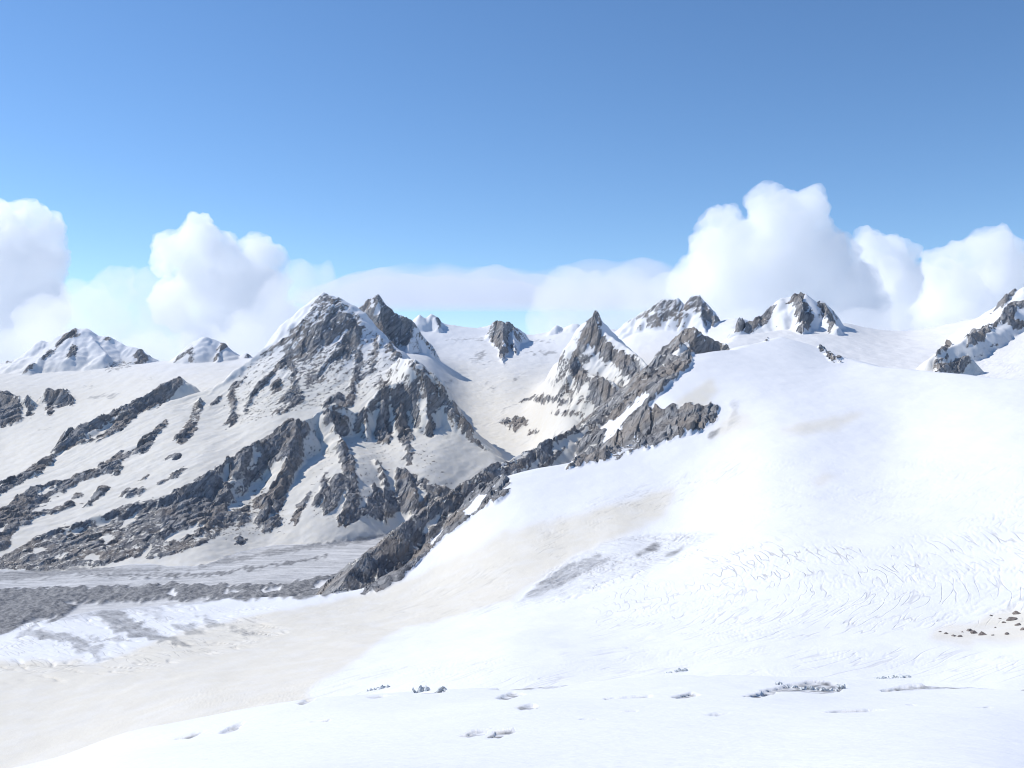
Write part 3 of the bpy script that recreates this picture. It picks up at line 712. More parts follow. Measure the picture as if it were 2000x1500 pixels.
DEBRIS += [('left_snowfield', .55, q) for q in ([(158,754),(182,753),(183,757),(158,758)], [(170,777),(190,771),(230,768),(205,775),(182,781)], [(212,770),(232,768),(228,775),(208,780)], [(140,772),(152,774),(150,778),(140,777)], [(70,837),(98,838),(98,841),(72,841)], [(285,740),(300,738),(298,743),(286,743)])]
DUST = [
 (SG, .9, [(1820,1225),(1900,1215),(1960,1190),(2060,1180),(2060,1245),(1940,1258),(1820,1252)]),
 (SG, 1, [(-80,1290),(0,1290),(200,1290),(400,1220),(650,1175),(800,1130),(980,1040),(1150,1000),(1320,950),(1300,1010),(1130,1080),(1000,1170),(900,1200),(760,1240),(680,1300),(600,1350),(620,1390),(450,1440),(200,1520),(0,1560),(-80,1560)]),
 (SG, .9, [(1290,810),(1340,770),(1385,740),(1400,760),(1380,800),(1340,795)]), (SG, .8, [(1380,860),(1430,800),(1480,830),(1420,850)]),
 (SG, .7, [(1500,840),(1600,820),(1700,800),(1650,835),(1580,850)]), (SG, .7, [(1580,930),(1640,930),(1600,950)]),
]
Pv = PYg()
paint(deb, DEBRIS, Pv)
for pl in OPEN:
    jsave = jx, jy
    jx, jy = 1.2 * perlin(X / 14, Y / 14, 431), 1.0 * perlin(X / 14, Y / 14, 433)
    m_ = np.zeros(H.shape, np.float32)
    paint(m_, [(FS, 1, pl)], Pv)
    jx, jy = jsave
    mb = blur(m_, 1)
    H = H - mb * 1.9 * np.clip(Y / 520, 0.3, 1)
    deb = np.where(m_ > 0, 0.55 + 0.45 * fbm(X / 7, Y / 9, 415, 2), deb)
    rock[m_ > 0] = -1
dust = np.zeros(H.shape, np.float32)
paint(dust, DUST, Pv)
dust = blur(dust, 14)
mt = ~np.isin(LAB, [lab(SG), lab(FS)])
dust = np.where(mt, 0.9 * sstep(420, -120, H + 60 * perlin(X / 300, Y / 300, 421)), dust)
dust[LAB == lab('far_snow_saddle')] = 0.25
dust[vg] *= 0.3

# crevasse fields: real furrows that follow the flow
def furrows(poly, ang, wid, ln, depth, sd, name=SG, thr=0.62, soft=16):
    global H, deb
    m = np.zeros(H.shape, np.float32)
    paint(m, [(name, 1, poly)], Pv)
    m = blur(m, soft)
    idx = np.nonzero(m > 0.02)
    x, y, mm = X[idx], Y[idx], m[idx]
    a_ = np.radians(ang) + 0.25 * perlin(x / 500, y / 500, sd + 9)
    a0 = math.radians(ang)
    s1, p1 = x * math.cos(a0) + y * math.sin(a0), -x * math.sin(a0) + y * math.cos(a0)
    p1 = p1 + 22 * perlin(x / 160, y / 160, sd + 5) + 6 * perlin(x / 45, y / 45, sd + 6)
    n = 1 - np.abs(perlin(p1 / wid, s1 / ln, sd)) * 2.2
    g = fbm(x / 120, y / 120, sd + 7, 2)
    c = sstep(thr, 0.97, n) * np.clip(0.55 + g * 1.2, 0, 1) * mm
    H[idx] -= 0.6 * depth * c
    deb[idx] = np.maximum(deb[idx], 0.15 * c)


furrows([(1380,1075),(1500,1060),(1700,1060),(1900,1010),(2100,960),(2100,1160),(1850,1150),(1600,1150),(1400,1150)], 68, 12, 75, 1.8, 501, thr=0.72)
furrows([(1150,1180),(1400,1140),(1700,1150),(2100,1100),(2100,1200),(1800,1230),(1600,1250),(1200,1250)], 42, 13, 260, 1.8, 521, thr=0.7)
furrows([(1020,1060),(1080,1000),(1200,960),(1330,930),(1420,900),(1450,930),(1300,990),(1150,1050),(1080,1090)], 50, 13, 330, 2, 541, thr=0.7)
furrows([(500,1330),(800,1290),(1300,1260),(1700,1270),(2000,1270),(2000,1310),(1200,1330),(700,1350),(400,1400),(100,1440),(300,1370)], 50, 10, 150, 1.0, 561, thr=0.72)
furrows([(0,1200),(200,1185),(540,1180),(560,1240),(400,1290),(150,1330),(-60,1340)], -30, 26, 150, 6, 581)
furrows([(1000,1190),(1080,1110),(1200,1050),(1400,1035),(1380,1070),(1260,1120),(1130,1165)], 30, 18, 110, 6, 601)
furrows([(1450,880),(1700,900),(2100,880),(2100,1000),(1700,1020),(1450,1030)], 30, 14, 60, 1.5, 621, thr=0.8)
furrows([(1840,700),(2050,660),(2050,760),(1900,740)], 10, 18, 120, 6, 641, name='far_snow_saddle edge_rock_slope', soft=6)
furrows([(900,690),(1110,690),(1110,760),(900,760)], 5, 60, 500, 8, 661, name='snow_cirque', thr=0.85)
furrows([(920,760),(1110,760),(1110,870),(920,870)], 20, 45, 260, 8, 681, name='snow_cirque', thr=0.7)
furrows([(650,1160),(900,1060),(1000,1080),(1000,1200),(700,1240),(400,1230)], 10, 16, 90, 1.5, 701, thr=0.8)
# the heaped moraine and the wind-shaped snow
mor = blur((deb > 0.8).astype(np.float32) * vg * (Pv > 1128), 3)
H = H + mor * (5 + 9 * ridged(X / 90, Y / 120, 711, 4, 0.6) + 4 * perlin(X / 22, Y / 22, 717))
snow_f = np.isin(LAB, [lab(FS), lab(SG)]) * np.clip(Y / 900, 0.05, 1)
H = H + snow_f * (2.2 * fbm(X / 150, Y / 130, 721, 4, 0.45)) * (1 - np.clip(rock, 0, 1))
mtn = ~np.isin(LAB, [lab(FS), lab(SG), lab(VG)])
H = H + mtn * 2.5 * fbm(X / 90, Y / 120, 731, 3, 0.5)
fa = math.radians(46)
FP = -X * math.sin(fa) + Y * math.cos(fa)
FQ = X * math.cos(fa) + Y * math.sin(fa)
mA = (PXg > 1130) & (Pv > 1035) & (LAB == lab(SG))
rad = np.hypot(X + 300, Y - 1800)
FP = np.where(mA, rad, FP)
FQ = np.where(mA, np.arctan2(Y - 1800, X + 300) * 900, FQ)
mL = (X < -330) & (LAB == lab(SG)) & (Pv < 1300)
fb = math.radians(-50)
FP = np.where(mL, -X * math.sin(fb) + Y * math.cos(fb), FP)
FQ = np.where(mL, X * math.cos(fb) + Y * math.sin(fb), FQ)
FP = np.where(vg, flow, FP)
FQ = np.where(vg, X, FQ)
FP = FP + 9 * perlin(X / 170, Y / 170, 441)
LINES = [(SG, 1.0, [(1370,1085),(1500,1062),(1700,1075),(1850,1050),(1960,1010),(2100,980),(2100,1070),(1850,1110),(1700,1140),(1550,1140),(1380,1140)]),
 (SG, .62, [(1130,1190),(1250,1130),(1380,1130),(1600,1130),(1750,1125),(1900,1080),(2100,1040),(2100,1210),(1850,1225),(1650,1245),(1350,1260),(1150,1250)]),
 (SG, .6, [(1030,1075),(1060,1020),(1150,975),(1300,935),(1440,890),(1470,920),(1320,985),(1160,1040),(1100,1095)]),
 (SG, .45, [(450,1380),(650,1310),(900,1285),(1250,1260),(1500,1262),(2050,1270),(2050,1330),(1200,1340),(800,1360),(500,1410),(100,1480),(250,1420)]),
 (SG, .7, [(0,1215),(200,1190),(500,1185),(540,1240),(380,1290),(150,1320),(-60,1320)]),
 (SG, .8, [(1000,1188),(1080,1110),(1200,1050),(1400,1036),(1390,1070),(1260,1120),(1130,1168)]),
 (SG, .5, [(700,1200),(900,1120),(1000,1080),(1010,1190),(850,1215)]),
 (SG, .5, [(1410,775),(1450,770),(1455,840),(1415,850)]),
 (SG, .3, [(1450,1000),(1900,900),(2100,900),(2100,1000),(1800,1050),(1450,1060)])]
strength = np.zeros(H.shape, np.float32)
paint(strength, LINES, Pv)
strength = blur(strength, 8)
strength = strength * np.where(LAB == lab(SG), np.clip(np.abs(PXg - 1130) / 30, 0, 1), 1) * np.where((LAB == lab(SG)) & (PXg > 1130), np.clip(np.abs(Pv - 1035) / 14, 0, 1), 1)
strength[vg] = 0.25
cl = LAB == lab('snow_cirque')
strength[cl] = (0.6 * sstep(0.0, 0.5, fbm(X / 400, Y / 400, 451, 2)))[cl]
sd = np.isin(LAB, [lab('far_snow_saddle'), lab('edge_rock_slope')])
strength[sd] = (0.5 * sstep(1700, 1900, PXg) * sstep(640, 690, Pv))[sd]
FLOW = np.stack([FP, FQ, strength], -1).astype(np.float32)
SURF[..., 0] = rock
SURF[..., 1] = dust
SURF[..., 2] = np.where(LAB == lab(SG), blur(deb, 3), blur(deb, 1))
SURF[..., 3] = 1.0


# ------------------------------------------------------------------ materials
def new_mat(name):
    m = bpy.data.materials.new(name)
    m.use_nodes = True
    nt = m.node_tree
    for n in list(nt.nodes):
        nt.nodes.remove(n)
    return m, nt


class NB:
    def __init__(s, nt):
        s.nt = nt

    def n(s, typ, inputs=None, **kw):
        nd = s.nt.nodes.new('ShaderNode' + typ)
        for k, v in kw.items():
            setattr(nd, k, v)
        for k, v in (inputs or {}).items():
            sock = nd.inputs[k]
            if isinstance(v, bpy.types.NodeSocket):
                s.nt.links.new(v, sock)
            else:
                sock.default_value = v
        return nd

    def math(s, op, a, b=0.0, c=0.0, clamp=False):
        nd = s.n('Math', {0: a, 1: b, 2: c}, operation=op)
        nd.use_clamp = clamp
        return nd.outputs[0]

    def mix(s, f, a, b):
        nd = s.n('Mix', {'Factor': f}, data_type='RGBA')
        for k, v in ((6, a), (7, b)):
            if isinstance(v, bpy.types.NodeSocket):
                s.nt.links.new(v, nd.inputs[k])
            else:
                nd.inputs[k].default_value = (*v, 1)
        return nd.outputs[2]

    def noise(s, vec, scale, detail=4, rough=0.55, dist=0.0):
        nd = s.n('TexNoise', {'Vector': vec, 'Scale': scale, 'Detail': detail, 'Roughness': rough, 'Distortion': dist})
        return nd.outputs[0]

    def ramp(s, v, a, b):
        nd = s.n('MapRange', {0: v, 1: a, 2: b, 3: 0.0, 4: 1.0}, interpolation_type='SMOOTHSTEP')
        return nd.outputs[0]


def terrain_material():
    m, nt = new_mat('snow_and_rock')
    b = NB(nt)
    att = b.n('Attribute', attribute_name='surf')
    sep = b.n('SeparateColor', {0: att.outputs['Color']})
    rock_a, dirt_a, deb_a = sep.outputs[0], sep.outputs[1], sep.outputs[2]
    pos = b.n('NewGeometry').outputs['Position']
    diag = b.n('Mapping', {'Vector': pos, 'Rotation': (0.0, math.radians(-43), 0.25), 'Scale': (2.4, 1.5, 0.8)}, vector_type='TEXTURE').outputs[0]
    n1 = b.noise(diag, 0.05, 7, 0.7)
    n0 = b.noise(pos, 0.08, 5, 0.6)
    n2 = b.noise(pos, 0.006, 4, 0.55)
    nn = b.math('ADD', b.math('MULTIPLY', n1, 0.75), b.math('MULTIPLY', n0, 0.25))
    r = b.math('ADD', rock_a, b.math('MULTIPLY', b.math('SUBTRACT', nn, 0.5), 2.9))
    rm = b.ramp(r, 0.46, 0.53)
    stretched = b.n('Mapping', {'Vector': pos, 'Rotation': (0.0, math.radians(-46), 0.3), 'Scale': (4.0, 1.6, 0.6)}, vector_type='TEXTURE').outputs[0]
    n3 = b.noise(stretched, 0.03, 8, 0.68)
    n4 = b.noise(stretched, 0.11, 5, 0.6)
    rc = b.mix(b.ramp(n3, 0.34, 0.66), (0.12, 0.12, 0.126), (0.36, 0.355, 0.355))
    rc = b.mix(b.math('MULTIPLY', b.ramp(n2, 0.42, 0.62), 0.6), rc, (0.26, 0.215, 0.175))
    rc = b.mix(b.math('MULTIPLY', b.ramp(n4, 0.5, 0.75), 0.4), rc, (0.38, 0.37, 0.36))
    cr = b.noise(stretched, 0.045, 3, 0.5)
    crack = b.math('SUBTRACT', 1.0, b.ramp(b.math('ABSOLUTE', b.math('SUBTRACT', cr, 0.5)), 0.0, 0.022))
    rc = b.mix(b.math('MULTIPLY', crack, 0.75), rc, (0.035, 0.035, 0.045))
    ds = b.noise(pos, 0.02, 4, 0.6)
    fl = b.n('Attribute', attribute_name='flow')
    fs = b.n('SeparateXYZ', {0: fl.outputs['Vector']})
    fvec = b.n('CombineXYZ', {0: b.math('MULTIPLY', fs.outputs[0], 0.055), 1: b.math('MULTIPLY', fs.outputs[1], 0.0075), 2: 0.0}).outputs[0]
    ln = b.noise(fvec, 1.0, 1.2, 0.5)
    line = b.math('SUBTRACT', 1.0, b.ramp(b.math('ABSOLUTE', b.math('SUBTRACT', ln, 0.5)), 0.0, 0.03))
    patchy = b.ramp(b.noise(pos, 0.012, 3, 0.6), 0.36, 0.6)
    line = b.math('MULTIPLY', b.math('MULTIPLY', line, patchy), fs.outputs[2], clamp=True)
    dvec = b.n('CombineXYZ', {0: b.math('MULTIPLY', fs.outputs[0], 0.05), 1: b.math('MULTIPLY', fs.outputs[1], 0.012), 2: 0.0}).outputs[0]
    nd = b.noise(dvec, 1.0, 6, 0.65)
    sc = b.mix(b.math('MULTIPLY', dirt_a, b.math('MULTIPLY_ADD', ds, 1.0, 0.45), clamp=True), (0.755, 0.758, 0.78), (0.69, 0.65, 0.575))
    dc = b.mix(b.ramp(n0, 0.38, 0.62), (0.17, 0.17, 0.175), (0.30, 0.295, 0.295))
    sc = b.mix(b.math('MULTIPLY', line, 0.62), sc, (0.42, 0.40, 0.37))
    dm = b.ramp(b.math('ADD', deb_a, b.math('MULTIPLY', b.math('SUBTRACT', nd, 0.5), b.math('MULTIPLY_ADD', deb_a, 1.1, 0.2))), 0.12, 0.9)
    sc = b.mix(dm, sc, dc)
    col = b.mix(rm, sc, rc)
    bh = b.math('MULTIPLY', b.math('ADD', b.math('ADD', n3, b.math('MULTIPLY', n4, 0.4)), b.math('MULTIPLY', n1, 0.7)), b.math('MULTIPLY', rm, 7.0))
    bh = b.math('SUBTRACT', bh, b.math('MULTIPLY', crack, b.math('MULTIPLY', rm, 1.5)))
    bh = b.math('ADD', bh, b.math('MULTIPLY', b.noise(pos, 0.05, 5, 0.6), b.math('MULTIPLY_ADD', deb_a, 5.0, 1.0)))
    bh = b.math('ADD', bh, b.math('MULTIPLY', b.noise(pos, 0.35, 4, 0.6), 0.28))
    bh = b.math('SUBTRACT', bh, b.math('MULTIPLY', line, 0.8))
    bump = b.n('Bump', {'Height': bh, 'Distance': 1.0, 'Strength': 0.9})
    bs = b.n('BsdfPrincipled', {'Base Color': col, 'Roughness': 0.85, 'Normal': bump.outputs[0]})
    bs.inputs['Specular IOR Level'].default_value = 0.12
    b.n('OutputMaterial', {'Surface': bs.outputs[0]})
    return m


MT = terrain_material()

LABELS = {
 'valley_glacier': ('glacier', 'grey debris-striped glacier tongue on the valley floor below the biggest massif', 'glacier'),
 'foreground_snow': ('snow_slope', 'smooth bright snow slope nearest the viewer with open cracks along its brow', 'snow slope'),
 'snow_glacier': ('snow_dome', 'wide white snow basin and dome rising beyond the nearest slope, creased with crevasses', 'snow dome'),
 'snow_cirque': ('cirque_snowfield', 'snow-filled cirque between the biggest massif and the grey rock pyramid', 'snowfield'),
 'left_snowfield': ('snow_basin', 'pale snow basin behind the outer slab ridge, below the hazy peaks', 'snowfield'),
 'far_snow_saddle': ('snow_saddle', 'smooth far snow saddle under the clouds between the domed peak and brown rock bands', 'snowfield'),
 'main_mountain': ('massif', 'biggest massif with a steep snow-streaked face and dark cliffs above the valley glacier', 'mountain'),
 'twin_back_peak': ('rock_peak', 'dark steep rock peak just behind the summit of the biggest massif', 'mountain'),
 'back_wall_ridge': ('snow_ridge', 'long snowy back wall of the cirque under the flat cloud', 'mountain ridge'),
 'cirque_rock_peak': ('rock_peak', 'small pointed rock peak in the middle of the cirque back wall', 'mountain'),
 'pyramid_peak': ('pyramid_peak', 'grey rock pyramid with a snow patch in its face, beyond the diagonal rock ridge', 'mountain'),
 'twin_summit_peak': ('twin_peak', 'snow-dusted peak with two close rocky summits above the top of the diagonal ridge', 'mountain'),
 'dome_summit_peak': ('snow_peak', 'rounded snowy peak with a dark rock rib below the tallest cumulus cloud', 'mountain'),
 'edge_rock_slope': ('rocky_slope', 'snow slope with brown rock bands climbing out of the picture at its right edge', 'mountain'),
 'rock_ridge': ('rock_ridge', 'long dark diagonal rock ridge dropping to the valley glacier beside the snow dome', 'mountain ridge'),
 'far_left_peak': ('snow_peak', 'broad hazy snow peak with rocky ribs and its top in the cloud, farthest left', 'mountain'),
 'far_snow_cone': ('cone_peak', 'small white cone-shaped peak with one dark rib beyond the pale snow basin', 'mountain'),
 'dark_cliffs': ('cliff_band', 'dark blue-grey cliff bands standing in the pale snow basin', 'cliff'),
}
SPLIT = set('main_mountain twin_back_peak cirque_rock_peak pyramid_peak twin_summit_peak dome_summit_peak edge_rock_slope rock_ridge far_left_peak far_snow_cone dark_cliffs'.split())


def finish_terrain():
    vid = np.arange(NR * NU).reshape(NR, NU)
    q = np.stack([vid[:-1, :-1], vid[:-1, 1:], vid[1:, 1:], vid[1:, :-1]], -1).reshape(-1, 4)
    ql = LAB[:-1, :-1].ravel()
    co = np.stack([X, Y, H], -1).reshape(-1, 3).astype(np.float32)
    sf = SURF.reshape(-1, 4)
    ff = FLOW.reshape(-1, 3)
    rk = rock.reshape(-1)

    def sheet(name, f, parent):
        used, inv = np.unique(f, return_inverse=True)
        inv = inv.reshape(-1).astype(np.int32)
        me = bpy.data.meshes.new(name)
        me.vertices.add(len(used))
        me.vertices.foreach_set('co', co[used].ravel())
        me.loops.add(len(inv))
        me.loops.foreach_set('vertex_index', inv)
        me.polygons.add(len(f))
        me.polygons.foreach_set('loop_start', np.arange(0, len(inv), 4, dtype=np.int32))
        me.polygons.foreach_set('use_smooth', rk[f].mean(1) <= 0.4)
        me.update(calc_edges=True)
        me.attributes.new('surf', 'FLOAT_COLOR', 'POINT').data.foreach_set('color', sf[used].ravel())
        me.attributes.new('flow', 'FLOAT_VECTOR', 'POINT').data.foreach_set('vector', ff[used].ravel())
        me.materials.append(MT)
        o = bpy.data.objects.new(name, me)
        COL.objects.link(o)
        if parent:
            o.parent = parent
        return o

    for i, nm in enumerate(NAMES):
        f = q[ql == i]
        if not len(f):
            continue
        name, label, cat = LABELS[nm]
        if nm in SPLIT:
            o = bpy.data.objects.new(name, None)
            COL.objects.link(o)
            isr = rk[f].mean(1) > 0.45
            if isr.any():
                sheet('rock_face', f[isr], o)
            if (~isr).any():
                sheet('snow_cover', f[~isr], o)
        else:
            o = sheet(name, f, None)
        o['kind'] = 'structure'
        o['label'], o['category'] = label, cat


finish_terrain()


def mesh_obj(name, verts, faces, mat, smooth=True, parent=None, **props):
    me = bpy.data.meshes.new(name)
    me.from_pydata([tuple(v) for v in verts], [], [tuple(f) for f in faces])
    me.materials.append(mat)
    me.polygons.foreach_set('use_smooth', [smooth] * len(me.polygons))
    me.update()
    o = bpy.data.objects.new(name, me)
    COL.objects.link(o)
    if parent:
        o.parent = parent
    for k, v in props.items():
        o[k] = v
    return o


# snowfields beyond and below everything, out to the horizon
def far_ground():
    m, nt = new_mat('distant_snow')
    b = NB(nt)
    p = b.n('NewGeometry').outputs['Position']
    c = b.mix(b.ramp(b.noise(p, 0.0004, 6, 0.6), 0.45, 0.6), (0.82, 0.83, 0.85), (0.4, 0.4, 0.42))
    bs = b.n('BsdfPrincipled', {'Base Color': c, 'Roughness': 0.9})
    b.n('OutputMaterial', {'Surface': bs.outputs[0]})
    R = 160000
    mesh_obj('ground', [(-R, -R, -1000), (R, -R, -1000), (R, R, -1000), (-R, R, -1000)], [(0, 1, 2, 3)], m, False,
             kind='structure', label='distant snowfields reaching to the horizon below the peaks', category='ground')


far_ground()


def hit(px, py):
    """ground point seen at a photograph pixel"""
    j = int(round(((px - CX) / F + UMAX) / (2 * UMAX) * (NU - 1)))
    j = min(max(j, 0), NU - 1)
    p = -np.minimum.accumulate(CY - H[:, j] / yy * F)
    i = min(int(np.searchsorted(p, -py)), NR - 1)
    return u[j] * yy[i], yy[i], H[i, j]


# ------------------------------------------------------------------ clouds (real volumes of droplets)
import bmesh


def cloud_mat(name, dens, aniso=0.35, color=(1.0, 1.0, 1.0)):
    m, nt = new_mat(name)
    b = NB(nt)
    v = b.n('VolumePrincipled', {'Color': (*color, 1), 'Density': dens, 'Anisotropy': aniso})
    b.n('OutputMaterial', {'Volume': v.outputs[0]})
    return m


def perlin3(x, y, z, s):
    return (perlin(x + 0.37 * z, y - 0.21 * z, s) + perlin(y + 0.31 * x, z - 0.27 * x, s + 1) + perlin(z + 0.23 * y, x + 0.29 * y, s + 2)) / 1.6


def make_cloud(name, blobs, dist, mat, vox, bill, label, seed, depth=1.0, **props):
    """blobs: (px, py, radius in px, depth offset in radii); merged into one billowing body"""
    bm = bmesh.new()
    k = dist / F
    for (px, py, r, dz) in blobs:
        from mathutils import Matrix
        c = ((px - CX) * k, dist + dz * r * k, (CY - py) * k)
        bmesh.ops.create_icosphere(bm, subdivisions=3, radius=r * k, matrix=Matrix.Translation(c) @ Matrix.Diagonal((1, depth, 1, 1)))
    me = bpy.data.meshes.new(name)
    bm.to_mesh(me)
    bm.free()
    o = bpy.data.objects.new(name, me)
    COL.objects.link(o)
    md = o.modifiers.new('remesh', 'REMESH')
    md.mode = 'VOXEL'
    md.voxel_size = vox * k
    ev = o.evaluated_get(bpy.context.evaluated_depsgraph_get())
    m2 = bpy.data.meshes.new_from_object(ev)
    o.modifiers.clear()
    o.data = m2
    bpy.data.meshes.remove(me)
    m2.name = name
    n = len(m2.vertices)
    co = np.empty(n * 3, np.float32)
    no = np.empty(n * 3, np.float32)
    m2.vertices.foreach_get('co', co)
    m2.vertices.foreach_get('normal', no)
    co, no = co.reshape(-1, 3), no.reshape(-1, 3)
    x, y, z = (co / k).T
    d = 0
    for q, (w, a) in enumerate(((60, .85), (30, .5), (14, .34), (7, .2))):
        d = d + a * (0.9 - 2.4 * np.abs(perlin3(x / w, y / w, z / w, seed + 3 * q)))
    co = co + no * (d * bill * k)[:, None]
    m2.vertices.foreach_set('co', co.ravel())
    m2.update()
    md = o.modifiers.new('remesh', 'REMESH')
    md.mode = 'VOXEL'
    md.voxel_size = vox * 0.72 * k
    ev = o.evaluated_get(bpy.context.evaluated_depsgraph_get())
    m3 = bpy.data.meshes.new_from_object(ev)
    o.modifiers.clear()
    o.data = m3
    bpy.data.meshes.remove(m2)
    m2 = m3
    m2.name = name
    m2.materials.clear()
    m2.materials.append(mat)
    m2.polygons.foreach_set('use_smooth', [True] * len(m2.polygons))
    o['label'] = label
    o['category'] = 'cloud'
    o['kind'] = 'thing'
    for kk, vv in props.items():
        o[kk] = vv
    return o


CM = cloud_mat('cumulus_droplets', 0.0032, 0.3)
CS = cloud_mat('soft_cloud_droplets', 0.0012, 0.2)
CT = cloud_mat('thin_cloud_droplets', 0.0006, 0.0, (0.9, 0.91, 0.95))
make_cloud('cumulus_cloud', [(1500, 400, 38, 0), (1535, 395, 30, .5), (1580, 402, 36, 0), (1520, 450, 65, 0), (1575, 450, 50, .5), (1400, 440, 34, 0), (1425, 430, 26, 0), (1440, 480, 60, .3), (1395, 490, 48, 0),
                    (1500, 530, 90, 0), (1600, 520, 70, 0), (1640, 500, 42, .5), (1660, 560, 60, .3), (1400, 560, 80, 0), (1350, 560, 42, 0), (1550, 600, 90, .2), (1670, 620, 70, .3), (1450, 640, 80, .3), (1360, 640, 60, .4), (1560, 680, 80, .3)],
           15500, CM, 3.2, 11, 'tallest towering white cumulus cloud behind the domed snowy peak', 801)
make_cloud('cumulus_cloud', [(1700, 480, 32, 0), (1735, 500, 38, 0), (1770, 500, 22, 0), (1720, 550, 60, 0), (1790, 560, 50, 0), (1700, 620, 60, .5), (1790, 640, 70, .3), (1730, 680, 60, 0)],
           19500, CM, 3.2, 11, 'mid-sized cumulus cloud in the gap between the tallest cloud and the right-hand bank', 821)
make_cloud('cumulus_cloud', [(1940, 490, 42, 0), (1890, 500, 34, 0), (1975, 500, 38, .3), (1840, 520, 36, 0), (1860, 550, 50, 0), (1930, 560, 70, 0), (2020, 560, 70, 0), (2080, 540, 60, .4), (1880, 620, 80, .3), (1980, 640, 80, 0), (2080, 640, 80, 0), (1900, 680, 70, 0)],
           18000, CM, 3.4, 12, 'broad cumulus bank above the rocky slope at the right edge', 841)
make_cloud('cumulus_cloud', [(10, 440, 42, 0), (55, 440, 40, 0), (95, 460, 36, 0), (-60, 450, 60, 0), (30, 510, 80, 0), (80, 510, 46, 0), (-70, 540, 90, .3), (20, 590, 90, .3), (70, 600, 60, 0), (-60, 650, 90, .3), (30, 670, 80, .3)],
           16500, CM, 3.4, 12, 'tall cumulus cloud rising out of the left edge', 861)
make_cloud('cumulus_cloud', [(388, 445, 24, 0), (390, 475, 42, 0), (340, 492, 38, 0), (325, 510, 30, 0), (430, 505, 46, 0), (500, 505, 40, 0), (525, 510, 30, 0), (410, 560, 75, .2), (480, 570, 70, .2), (520, 560, 45, 0), (350, 590, 50, 0), (430, 650, 80, .4), (520, 650, 70, .4)],
           19000, CM, 3.2, 11, 'pointed cumulus cloud above the small white cone peak', 881)
make_cloud('soft_cloud', [(230, 570, 42, 0), (280, 570, 40, 0), (200, 620, 60, 0), (300, 630, 66, .3), (340, 640, 50, 0), (130, 640, 60, 0), (250, 690, 70, 0), (160, 590, 40, .3), (90, 640, 60, .2), (380, 690, 60, .2)],
           14500, CS, 6, 12, 'soft greyish cloud resting on the hazy far left summit', 901)
make_cloud('soft_cloud', [(590, 540, 36, 0), (630, 540, 26, .3), (560, 590, 50, 0), (600, 600, 40, 0), (500, 650, 50, 0), (540, 660, 50, .3), (600, 660, 50, 0)],
           14500, CS, 6, 10, 'soft grey cloud tucked behind the left side of the highest massif', 921)
make_cloud('soft_cloud', [(1110, 570, 46, 0), (1160, 590, 55, 0), (1080, 600, 42, 0), (1220, 570, 50, 0), (1260, 610, 60, 0), (1110, 650, 60, 0), (1200, 660, 70, 0), (1300, 640, 70, 0), (1320, 570, 46, .3), (1060, 640, 36, 0)],
           15000, CS, 6, 10, 'soft hazy cloud behind the rock pyramid and twin summits', 941)


def slab_cloud(name, x0, x1, ytop, ybot, d0, d1, label, seed, mat):
    """flat-bottomed sheet of thin cloud: a real slab lying level, seen edge on"""
    nx, ny = 120, 24
    vs, fs = [], []
    for lay in (0, 1):
        for j in range(ny + 1):
            for i in range(nx + 1):
                t, q = i / nx, j / ny
                d = d0 + (d1 - d0) * q
                px = x0 + (x1 - x0) * t
                X_ = (px - CX) / F * d0
                edge = min(1, min(t, 1 - t) * 7) ** 0.5
                zt = (CY - ytop) / F * d0
                zb = (CY - ybot) / F * d0
                n_ = float(perlin(np.array([X_ / 2600.0]), np.array([d / 4000.0]), seed)[0]) + 0.4 * float(perlin(np.array([X_ / 800.0]), np.array([d / 1500.0]), seed + 1)[0])
                mid = zb
                z = zb if lay == 0 else zb + (zt - zb) * (0.8 + 0.28 * n_) * max(edge, 0.02) * (1 - 0.25 * q)
                vs.append((X_, d, z))
    N = (nx + 1) * (ny + 1)
    a = lambda l, i, j: l * N + j * (nx + 1) + i
    for j in range(ny):
        for i in range(nx):
            fs.append((a(0, i, j), a(0, i, j + 1), a(0, i + 1, j + 1), a(0, i + 1, j)))
            fs.append((a(1, i, j), a(1, i + 1, j), a(1, i + 1, j + 1), a(1, i, j + 1)))
    for i in range(nx):
        fs.append((a(0, i, 0), a(0, i + 1, 0), a(1, i + 1, 0), a(1, i, 0)))
        fs.append((a(0, i + 1, ny), a(0, i, ny), a(1, i, ny), a(1, i + 1, ny)))
    for j in range(ny):
        fs.append((a(0, 0, j + 1), a(0, 0, j), a(1, 0, j), a(1, 0, j + 1)))
        fs.append((a(0, nx, j), a(0, nx, j + 1), a(1, nx, j + 1), a(1, nx, j)))
    return mesh_obj(name, vs, fs, mat, False, label=label, category='cloud', kind='thing')


slab_cloud('flat_cloud', 560, 1420, 492, 588, 26000, 30000, 'long flat-bottomed pale cloud sheet above the cirque back wall', 961, CT)

make_cloud('soft_cloud', [(-40, 680, 50, 0), (40, 690, 55, .3), (120, 700, 50, 0), (200, 700, 45, 0), (280, 700, 50, .4), (360, 700, 45, 0), (440, 700, 45, .2), (520, 700, 50, 0), (600, 690, 50, 0), (480, 660, 34, 0), (90, 660, 34, 0)],
           13500, CS, 6, 10, 'low white cloud bank lying along the horizon behind the far left peaks', 971)
make_cloud('soft_cloud', [(1380, 660, 50, 0), (1450, 650, 50, .3), (1520, 650, 45, 0), (1600, 660, 50, 0), (1680, 650, 48, 0), (1760, 650, 55, .3), (1840, 660, 45, 0), (1900, 650, 50, 0)],
           13800, CS, 6, 10, 'low pale cloud bank behind the domed peak and the far snow saddle', 981)

